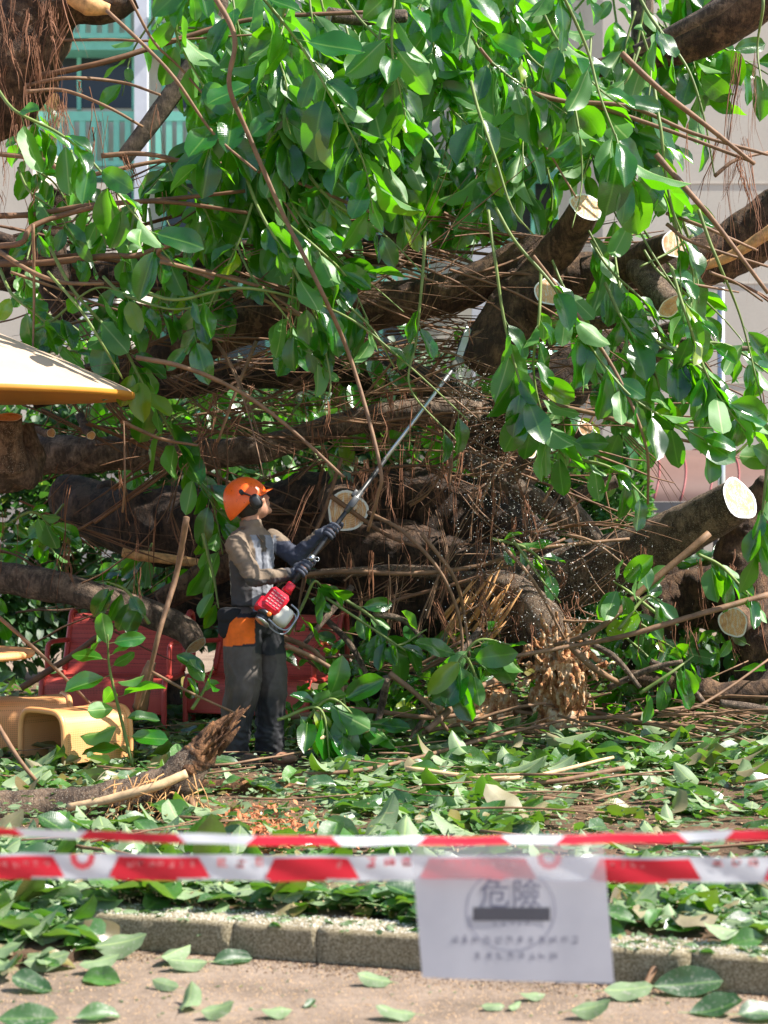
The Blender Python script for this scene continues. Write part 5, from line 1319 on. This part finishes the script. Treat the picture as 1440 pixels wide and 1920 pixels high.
# ------------------------------------------------------------------ barrier tapes and notice
def strokes(mb, x0, z0, w_, h_, y, n, thick, seed, ox=0):
    rs = random.Random(seed)
    for _ in range(n):
        if rs.random() < .55:
            zz = z0 + rs.random() * h_; a = x0 + rs.random() * w_ * .35; b = x0 + w_ * (1 - rs.random() * .35)
            mb.append((a, b, zz - thick / 2, zz + thick / 2))
        else:
            xx = x0 + rs.random() * w_; a = z0 + rs.random() * h_ * .4; b = z0 + h_ * (1 - rs.random() * .3)
            mb.append((xx - thick / 2, xx + thick / 2, a, b))
def quads(rects, y, f=None):
    mb = MB()
    for a, b, c_, d in rects:
        p = [(a, c_), (b, c_), (b, d), (a, d)]
        mb.add([(x, y + (f(x, z) if f else 0), z) for x, z in p], [(0, 1, 2, 3)])
    return mb
def filmmat(name, col, tf=.25):
    m = N(name); m.base(col); m.rough(.35); tr = m.n('ShaderNodeBsdfTranslucent'); tr.inputs[0].default_value = (*col, 1)
    mx = m.n('ShaderNodeMixShader'); mx.inputs[0].default_value = tf; m.l(m.b.outputs[0], mx.inputs[1]); m.l(tr.outputs[0], mx.inputs[2]); m.l(mx.outputs[0], m.out.inputs[0]); return m.m
M['tw'] = filmmat('tape_white', (.74, .75, .79)); M['tr'] = filmmat('tape_red', (.72, .022, .045)); M['tpink'] = filmmat('tape_print_pale', (.85, .30, .30)); M['tred2'] = filmmat('tape_print_red', (.78, .10, .13))

def tape(name, Yt, vtop, vbot, x_off, label, twist=0.0, vm=None):
    px = lambda u: (u - CX) / F * Yt
    pz = lambda v: CH + (HY - v) / F * Yt
    root = empty(name, (0, Yt, pz(vbot)), label, 'tape', 'red and white barrier tapes')
    sag = lambda x: (vm(CX + x * F / Yt) if vm else 0) * Yt / F
    tw = lambda x: twist * math.sin(x * 2.6 + 1.2)
    h0, h1 = pz(vbot), pz(vtop)
    def strip(xa, xb, off, mat, nm, la=0, lb=0, pr=root, za=None, zb=None):
        vs = []; fs = []; n_ = max(4, int((xb - xa) / .03)); za_, zb_ = (h0 if za is None else za), (h1 if zb is None else zb)
        for i in range(n_ + 1):
            t = i / n_
            for k_ in range(7):
                q = k_ / 6; z = za_ + (zb_ - za_) * q; x = xa + (xb - xa) * t + (la * (1 - q)) * (1 - t) + (lb * (1 - q)) * t
                zc = (h0 + h1) / 2; dz = z - zc; ang = tw(x)
                vs.append((x, Yt + off + dz * math.sin(ang) + .0015 * math.sin(x * 40 + z * 90) + .004 * math.sin(x * 7), zc + dz * math.cos(ang) - sag(x) + .001 * math.sin(x * 31)))
        for i in range(n_):
            for k_ in range(6): a = i * 7 + k_; fs.append((a, a + 7, a + 8, a + 1))
        mb = MB(); mb.add(vs, [f[::-1] for f in fs]); return mb.build(nm, mat, pr)
    return root, strip, px, pz
# lower tape
TY = 3.42
root, strip, px, pz = tape('barrier_tape', TY, 1601, 1649, 0, 'lower barrier tape, wide red and white blocks, passing behind the notice', 0, lambda u: 6 * (u / 1440) + 0)
strip(px(-1300), px(2700), .003, M['tw'], 'tape_band')
reds = [(-800, -610), (-500, -315), (-230, -90 + 20), (-70, 98), (222, 372), (515, 652), (805, 985), (1125, 1292), (1450, 1590), (1760, 1930), (2070, 2240)]
for a, b in reds:
    strip(px(a), px(b), -.0005, M['tr'], 'red_block', -px(18) + px(0), px(22) - px(0), za=pz(1644), zb=pz(1606))
    strip(px(a - 8), px(b - 40), -.0012, M['tr'], 'red_fold', za=pz(1649.5), zb=pz(1642))
# printing on the tape : illegible pale characters on red, red ones and scalloped emblems on white
for idx, (a, b) in enumerate(reds):
    R_ = []
    x = a + 18
    while x < b - 14:
        strokes(R_, px(x), pz(1626), px(12) - px(0), pz(1614) - pz(1626), 0, 5, .0022, int(a) + int(x)); x += 19
    o = quads([(p, q, c_ - .0000, d) for p, q, c_, d in R_], TY - .0022, lambda x, z: 0).build('pale_print', M['tpink'], root, smooth=False)
for cxx in (155, 1030, -730 + 0):
    mb = MB(); cc = Vector((px(cxx), TY - .002, pz(1607))); pet = 7
    for k_ in range(pet):
        a = math.pi + math.pi * (k_) / (pet - 1)
        c1 = cc + Vector((math.cos(a), 0, math.sin(a))) * (px(17) - px(0))
        n_ = 12; r_ = px(6.5) - px(0)
        mb.add([c1] + [c1 + Vector((math.cos(2 * math.pi * j / n_), 0, math.sin(2 * math.pi * j / n_))) * r_ + Vector((0, -.0001 * k_, 0)) for j in range(n_)], [(0, 1 + j, 1 + (j + 1) % n_) for j in range(n_)])
    mb.build('scalloped_emblem', M['tred2'], root, smooth=False)
for a in (392, 670, 1320, -480):
    R_ = []
    for i in range(3): strokes(R_, px(a + 16 + i * 34), pz(1626), px(20) - px(0), pz(1607) - pz(1626), 0, 6, .0032, a + i)
    quads(R_, TY - .0022).build('red_print', M['tred2'] if a == 670 else M['tpink'], root, smooth=False)
# upper tape
root, strip, px, pz = tape('barrier_tape', 3.15, 1558, 1576, 0, 'upper narrow twisted barrier tape, above the notice', .75, lambda u: (12 - 15 * ((u - 760) / 720) ** 2 if 0 < u < 1500 else -3) - 2)
strip((-1200 - CX) / F * 3.15, (2600 - CX) / F * 3.15, .002, M['tw'], 'tape_band')
for a, b in ((-640, -480), (-330, -160), (-60, 26), (165, 330), (480, 622), (800, 940), (1060, 1270), (1375, 1520), (1700, 1850)):
    strip(px(a), px(b), -.0012, M['tr'], 'red_block', -.02, .02)

# notice : translucent sleeve with a paper sheet
NY = TY - .012
px = lambda u: (u - CX) / F * NY
pz = lambda v: CH + (HY - v) / F * NY
NOT = empty('notice_sheet', (px(965), NY, pz(1840)), 'pale grey paper danger notice in a clear sleeve hung on the barrier tape', 'notice')
def corner(u, v):   # u 0..1 across, v 0..1 down (v=0 top)
    L0, L1 = (770, 1581), (792, 1833); R0, R1 = (1132, 1583), (1152, 1845)
    a = (L0[0] + (L1[0] - L0[0]) * v, L0[1] + (L1[1] - L0[1]) * v); b = (R0[0] + (R1[0] - R0[0]) * v, R0[1] + (R1[1] - R0[1]) * v)
    return a[0] + (b[0] - a[0]) * u, a[1] + (b[1] - a[1]) * u
def nsheet(v0, v1, off, mat, name, parent=NOT, th=True):
    vs = []; fs = []; nn, mm = 20, 14
    for i in range(mm + 1):
        v = v0 + (v1 - v0) * i / mm
        for j in range(nn + 1):
            a, b = corner(j / nn, v); y = NY + off + .004 * math.sin((a - 781) / 360 * 4 + (b - 1582) / 256 * 3) * (b - 1582) / 256 + .0006 * math.sin(a * .05)
            vs.append(((a - CX) / F * NY, y, CH + (HY - b) / F * NY))
    for i in range(mm):
        for j in range(nn): k_ = i * (nn + 1) + j; fs.append((k_, k_ + nn + 1, k_ + nn + 2, k_ + 1))
    mb = MB(); mb.add(vs, fs); return mb.build(name, mat, parent)
m = N('plastic_sleeve'); m.base((.72, .72, .77)); m.rough(.3); tp = m.n('ShaderNodeBsdfTransparent'); mx = m.n('ShaderNodeMixShader'); mx.inputs[0].default_value = .62
m.l(m.b.outputs[0], mx.inputs[1]); m.l(tp.outputs[0], mx.inputs[2]); m.l(mx.outputs[0], m.out.inputs[0])
nsheet(0, .26, 0, m.m, 'clear_sleeve')
m = N('notice_paper'); m.base(m.ramp(m.noise(m.co(), 12, 4), [(.3, (.50, .50, .55)), (.7, (.56, .56, .61))])); m.rough(.6)
tr = m.n('ShaderNodeBsdfTranslucent'); tr.inputs[0].default_value = (.6, .6, .66, 1); mx = m.n('ShaderNodeMixShader'); mx.inputs[0].default_value = .3
m.l(m.b.outputs[0], mx.inputs[1]); m.l(tr.outputs[0], mx.inputs[2]); m.l(mx.outputs[0], m.out.inputs[0])
nsheet(.262, 1, 0, m.m, 'paper')
M['ink'] = plain('grey_ink', (.17, .17, .23), .7); M['inkd'] = plain('dark_ink', (.07, .07, .085), .7); M['inkl'] = plain('light_ink', (.27, .27, .34), .7)
IY = NY - .0008
def PW(x, z):
    u = CX + x * F / NY; v = HY - (z - CH) * F / NY; k_ = (v - 1582) / 256
    return .004 * math.sin((u - 781) / 360 * 4 + k_ * 3) * k_ + .0006 * math.sin(u * .05)
cc = Vector((px(958), IY, pz(1705))); mb = MB(); vs = []; fs = []; n_ = 64; ra = px(84) - px(0)
for j in range(n_):
    a = 2 * math.pi * j / n_
    for r_ in (ra, ra - .0028): q_ = cc + Vector((math.cos(a) * r_, 0, math.sin(a) * r_ * .93)); q_.y += PW(q_.x, q_.z); vs.append(q_)
for j in range(n_): k_ = (j + 1) % n_; fs.append((2 * j, 2 * j + 1, 2 * k_ + 1, 2 * k_))
fs = [f for f in fs if max(vs[i].z for i in f) < pz(1644)]
mb.add(vs, fs); mb.build('printed_ring', M['inkl'], NOT, smooth=False)
quads([(px(887), px(1031), pz(1726), pz(1701))], IY - .0016, PW).build('printed_bar', M['inkd'], NOT, smooth=False)
tc = bpy.data.curves.new('t', 'FONT'); tc.body = '危險'; tc.size = (px(58) - px(0)); tc.align_x = 'CENTER'; tc.space_character = 1.08; tc.offset = .0002
to = bpy.data.objects.new('t', tc); C.objects.link(to); bpy.context.view_layer.update()
me = bpy.data.meshes.new_from_object(to.evaluated_get(bpy.context.evaluated_depsgraph_get())); bpy.data.objects.remove(to)
print('TEXT verts', len(me.vertices)); me.transform(Matrix.Translation(Vector((px(957), IY - .0004, pz(1697)))) @ Matrix.Rotation(R(90), 4, 'X'))

for v_ in me.vertices: v_.co.y += PW(v_.co.x, v_.co.z)
me.materials.clear(); me.materials.append(M['ink']); link('danger_characters', me, NOT)
R_ = []
for i in range(12): strokes(R_, px(845 + i * 20.5), pz(1769), px(13) - px(0), pz(1754) - pz(1769), 0, 7, .0016, 500 + i)
quads(R_, IY - .0002, PW).build('small_print', M['ink'], NOT, smooth=False)
R_ = []
for i in range(8): strokes(R_, px(890 + i * 20), pz(1798), px(13) - px(0), pz(1784) - pz(1798), 0, 7, .0016, 600 + i)
quads(R_, IY - .0002, PW).build('small_print', M['ink'], NOT, smooth=False)
R_ = []
for i in range(5): strokes(R_, px(924 + i * 15), pz(1735), px(9) - px(0), pz(1727) - pz(1735), 0, 4, .0013, 700 + i)
quads(R_, IY - .0002, PW).build('small_print', M['ink'], NOT, smooth=False)

# ------------------------------------------------------------------ background : apartment block with green railings
BY = 34.0
def bz(v): return CH + (HY - v) / F * BY
def bxx(u): return (u - CX) / F * BY
m = N('render_wall'); c = m.co(); nz = m.noise(c, .7, 6); n2 = m.noise(c, 22, 4)
m.base(m.mix(.25, m.ramp(nz, [(.3, (.56, .50, .42)), (.7, (.64, .585, .50))]), m.ramp(n2, [(.3, (.8, .8, .8)), (.7, (1.1, 1.1, 1.1))]), 'MULTIPLY')); m.rough(.9); M['wall'] = m.m
M['turq'] = plain('turquoise_paint', (.20, .56, .44), .5, var=.08); M['white'] = plain('white_paint', (.66, .68, .74), .5, var=.06)
m = N('window_glass'); m.base((.03, .035, .04)); m.rough(.08); M['glass'] = m.m
APT = empty('apartment_block', (0, BY, 0), 'cream apartment block with turquoise balcony railings behind the crown', 'building')
mb = MB(); bx(mb, -16, 18, BY, BY + 8, 0, 20); mb.build('wall', M['wall'], APT, smooth=False)
for fl in range(-2, 4):
    vt = 225 - fl * 235                                          # top rail row
    for (a, b) in ((20, 270), (286, 520), (620, 800), (930, 1060)):
        if vt > 900: continue
        x0, x1 = bxx(a), bxx(b); zt, zb_ = bz(vt), bz(vt + 100)
        mb = MB(); bx(mb, x0, x1, BY - .70, BY - .62, zt - .2, zt); bx(mb, x0, x1, BY - .70, BY - .62, zb_, zb_ + .1)
        n_ = int((x1 - x0) / .22)
        for i in range(n_ + 1): q = x0 + (x1 - x0) * i / max(n_, 1); bx(mb, q - .06, q + .06, BY - .69, BY - .63, zb_ + .1, zt - .2)
        bx(mb, x0, x1, BY - .60, BY - .003, zb_ - .22, zb_ - .05)
        mb.build('railing', M['turq'], APT, smooth=False)
        wn = MB(); bx(wn, x0 + .25, x1 - .25, BY - .02, BY + .05, zt + .25, zt + 1.45); fr = wn.build('window', M['glass'], APT, smooth=False)
        f2 = MB()
        for q in (x0 + .2, (x0 + x1) / 2, x1 - .25): bx(f2, q, q + .09, BY - .06, BY - .024, zt + .2, zt + 1.5)
        bx(f2, x0 + .2, x1 - .16, BY - .065, BY - .024, zt + 1.46, zt + 1.58); f2.build('window_frame', M['turq'], fr, smooth=False)
for u, wpx in ((276, 12), (600, 10), (905, 24), (1075, 14)):
    mb = MB(); bx(mb, bxx(u - wpx), bxx(u + wpx), BY - .9, BY - .72, 0, 19); mb.build('white_pilaster', M['white'], APT, smooth=False)
mb = MB(); bx(mb, bxx(310), bxx(355), BY - 1.2, BY - .75, bz(62), bz(30)); cbox(mb, Vector((bxx(332), BY - 1.21, bz(46))), Vector((.17, 0, 0)), Vector((0, .02, 0)), Vector((0, 0, .15))); mb.build('air_conditioner', M['white'], APT, smooth=False)
mb = MB(); bx(mb, bxx(76), bxx(112), BY - .30, BY - .1, bz(224), bz(182)); mb.build('orange_shutter', plain('ochre_paint', (.75, .38, .12), .6), APT, smooth=False)

RB = empty('rendered_annex', (6, 24, 0), 'plain cream rendered building filling the right side behind the branches', 'building')
Y2 = 24.0; x_ = lambda u: (u - CX) / F * Y2; z_ = lambda v: CH + (HY - v) / F * Y2
mb = MB(); bx(mb, x_(1130), 16, Y2, Y2 + 6, 0, 14); mb.build('wall', M['wall'], RB, smooth=False)
mb = MB()
for k_ in range(8): bx(mb, x_(1130) - .02, 16, Y2 - .012, Y2 - .002, 2.2 + k_ * 1.5, 2.215 + k_ * 1.5)
mb.build('groove_trim', plain('trim_grey', (.56, .50, .43), .8), RB, smooth=False)
LW = empty('left_annex', (-8, 26, 0), 'cream wall with a white framed window at the far left', 'building')
Y3 = 26.0; x3 = lambda u: (u - CX) / F * Y3; z3 = lambda v: CH + (HY - v) / F * Y3
mb = MB(); bx(mb, -14, x3(62), Y3, Y3 + 5, 0, z3(240)); bx(mb, x3(62), x3(210), Y3 + .5, Y3 + 5, 0, z3(330)); mb.build('wall', M['wall'], LW, smooth=False)
mb = MB(); bx(mb, x3(120), x3(205), Y3 + .40, Y3 + .49, z3(630), z3(550)); wn = mb.build('window', M['glass'], LW, smooth=False)
mb = MB(); bx(mb, x3(110), x3(120), Y3 + .38, Y3 + .49, z3(640), z3(545)); bx(mb, x3(142), x3(175), Y3 + .36, Y3 + .398, z3(632), z3(555)); bx(mb, x3(105), x3(215), Y3 + .3, Y3 + .39, z3(645), z3(634)); mb.build('window_frame', M['white'], wn, smooth=False)

AW = empty('barrel_canopy', (P(1350, 930, 19)), 'beige barrel canopy with red ribs beyond the white sawn limb', 'canopy')
mb = MB(); vs = []; fs = []
nA = 16
for i in range(nA + 1):
    a = math.pi / 2 * i / nA
    for j in range(2):
        y = 19 + 2.2 * (1 - math.cos(a)) - 0; z = (CH + (HY - 940) / F * 19) + .72 * math.sin(a)
        vs.append(((P(1215, 0, 19).x if j == 0 else 9.5), y, z))
for i in range(nA): fs.append((2 * i, 2 * i + 1, 2 * i + 3, 2 * i + 2))
mb.add(vs, fs); mb.build('roof_sheet', plain('beige_sheet', (.17, .095, .075), .5, var=.1, vscale=2), AW)
for k_ in range(14):
    x = P(1225, 0, 19).x + k_ * .32
    mb = MB(); tube(mb, [Vector((x + .25 * math.sin(math.pi / 2 * i / nA) , 19 + 2.2 * (1 - math.cos(math.pi / 2 * i / nA)), (CH + (HY - 940) / F * 19) + .73 * math.sin(math.pi / 2 * i / nA))) for i in range(nA + 1)], [.011] * 3, 6)
    mb.build('rib', plain('rib_red', (.30, .07, .07), .6), AW)
mb = MB(); zb_ = CH + (HY - 945) / F * 19; bx(mb, P(1130, 0, 19).x, 9.5, 18.9, 19.05, zb_ - .1, zb_ + .02); mb.build('gutter', plain('dark_grey_paint', (.10, .10, .11), .5), AW, smooth=False)
for u in (1215, 1440, 1640):
    mb = MB(); tube(mb, [Vector((P(u, 0, 19).x, 19, 0)), Vector((P(u, 0, 19).x, 19, zb_))], [.05, .05], 10); mb.build('post', M['redtube'], AW)
mb = MB()
for k_ in range(40): x = P(1130, 0, 19).x + k_ * .17; bx(mb, x, x + .05, 19.2, 19.25, .3, zb_ - .1)
mb.build('grille', plain('dark_grille', (.05, .05, .055), .5), AW, smooth=False)
mb = MB(); tube(mb, [P(1354, 1010, 17) * 1 + Vector((0, 0, -1.38)), P(1352, 540, 17)], [.042, .042], 14); tag(mb.build('metal_pole', M['alu'], None, (P(1354, 0, 17).x, 17, 0)), 'slim grey steel pole in front of the cream annex', 'pole')
mb = MB(); cbox(mb, P(1431, 1150, 12.5), Vector((.06, 0, 0)), Vector((0, .25, 0)), Vector((0, 0, .28)), .2)
for sx in (-.05, .05): tube(mb, [P(1431, 1150, 12.5) + Vector((sx, 0, -.2)), Vector((P(1431, 0, 12.5).x + sx, 12.5, .0))], [.02, .02], 8)
tag(mb.build('red_seat', M['redtube'], None, (P(1431, 0, 12.5).x, 12.5, 0)), 'red metal seat end showing at the right edge', 'seat')

# hedges and shrubs behind, the tall dark ones added to darken the backdrop
def bush(name, c_, rad, n, L, mat, label, cat, cone=False, origin=None):
    rows = []; cen = Vector(c_)
    for _ in range(n):
        d = rv().normalized()
        if cone:
            h = random.random(); a = random.uniform(0, 6.28); r_ = (1 - h) ** .6 * random.uniform(.6, 1); p = cen + Vector((math.cos(a) * r_ * rad[0], math.sin(a) * r_ * rad[1], (h - .5) * 2 * rad[2]))
            d = Vector((math.cos(a), math.sin(a), .6))
        else:
            q = random.uniform(.55, 1.0) * (1 + .25 * noise.noise(d * 2.2 + cen)); p = cen + Vector((d.x * rad[0], d.y * rad[1], d.z * rad[2])) * q
        if p.z < .02: continue
        rows.append(lrow(p, d + rv(.6), Vector((0, -.4, .8)) + rv(.7), L * random.uniform(.7, 1.2)))
    me = leaves_mesh(rows, LT_S); me.materials.append(mat); root = empty(name, (cen.x, cen.y, 0), label, cat); link('foliage', me, root)
    mb = MB(); tube(mb, [Vector((cen.x, cen.y, 0)), cen], [.05, .02], 8); mb.build('stem', M['twig_dark'], root); return root
M['conifer'] = leaf_mat('conifer_leaf', (0.015, 0.10, 0.012), (0.06, 0.26, 0.02), (0.05, 0.16, 0.03), (0.10, 0.40, 0.02), 0.45, tfac=0.3)
bush('conifer', (P(1175, 0, 15).x, 15, 1.2), (.46, .42, 1.3), 5200, .07, M['conifer'], 'small dark conifer standing left of the barrel canopy', 'tree', True)
hx = [(-4.0, 15.5, 2.6), (-2.5, 15.8, 2.7), (-1.0, 15.6, 2.7), (.5, 15.4, 2.7), (1.6, 15.7, 2.2), (3.9, 14.6, .45), (2.9, 14.2, .4)]
hl = ['bushy dark shrub farthest left behind the trunk', 'dark shrub behind the left red bench', 'dark shrub behind the worker', 'dark shrub behind the sawn round stub', 'dark shrub left of the conifer', 'low green shrub under the barrel canopy', 'low green shrub at the foot of the conifer']
for (x, y, h), lab in zip(hx, hl): bush('shrub', (x, y, h * .55), (1.05, .6, h * .6), int(900 + 1500 * h), .15, M['hedge'], lab, 'shrub')
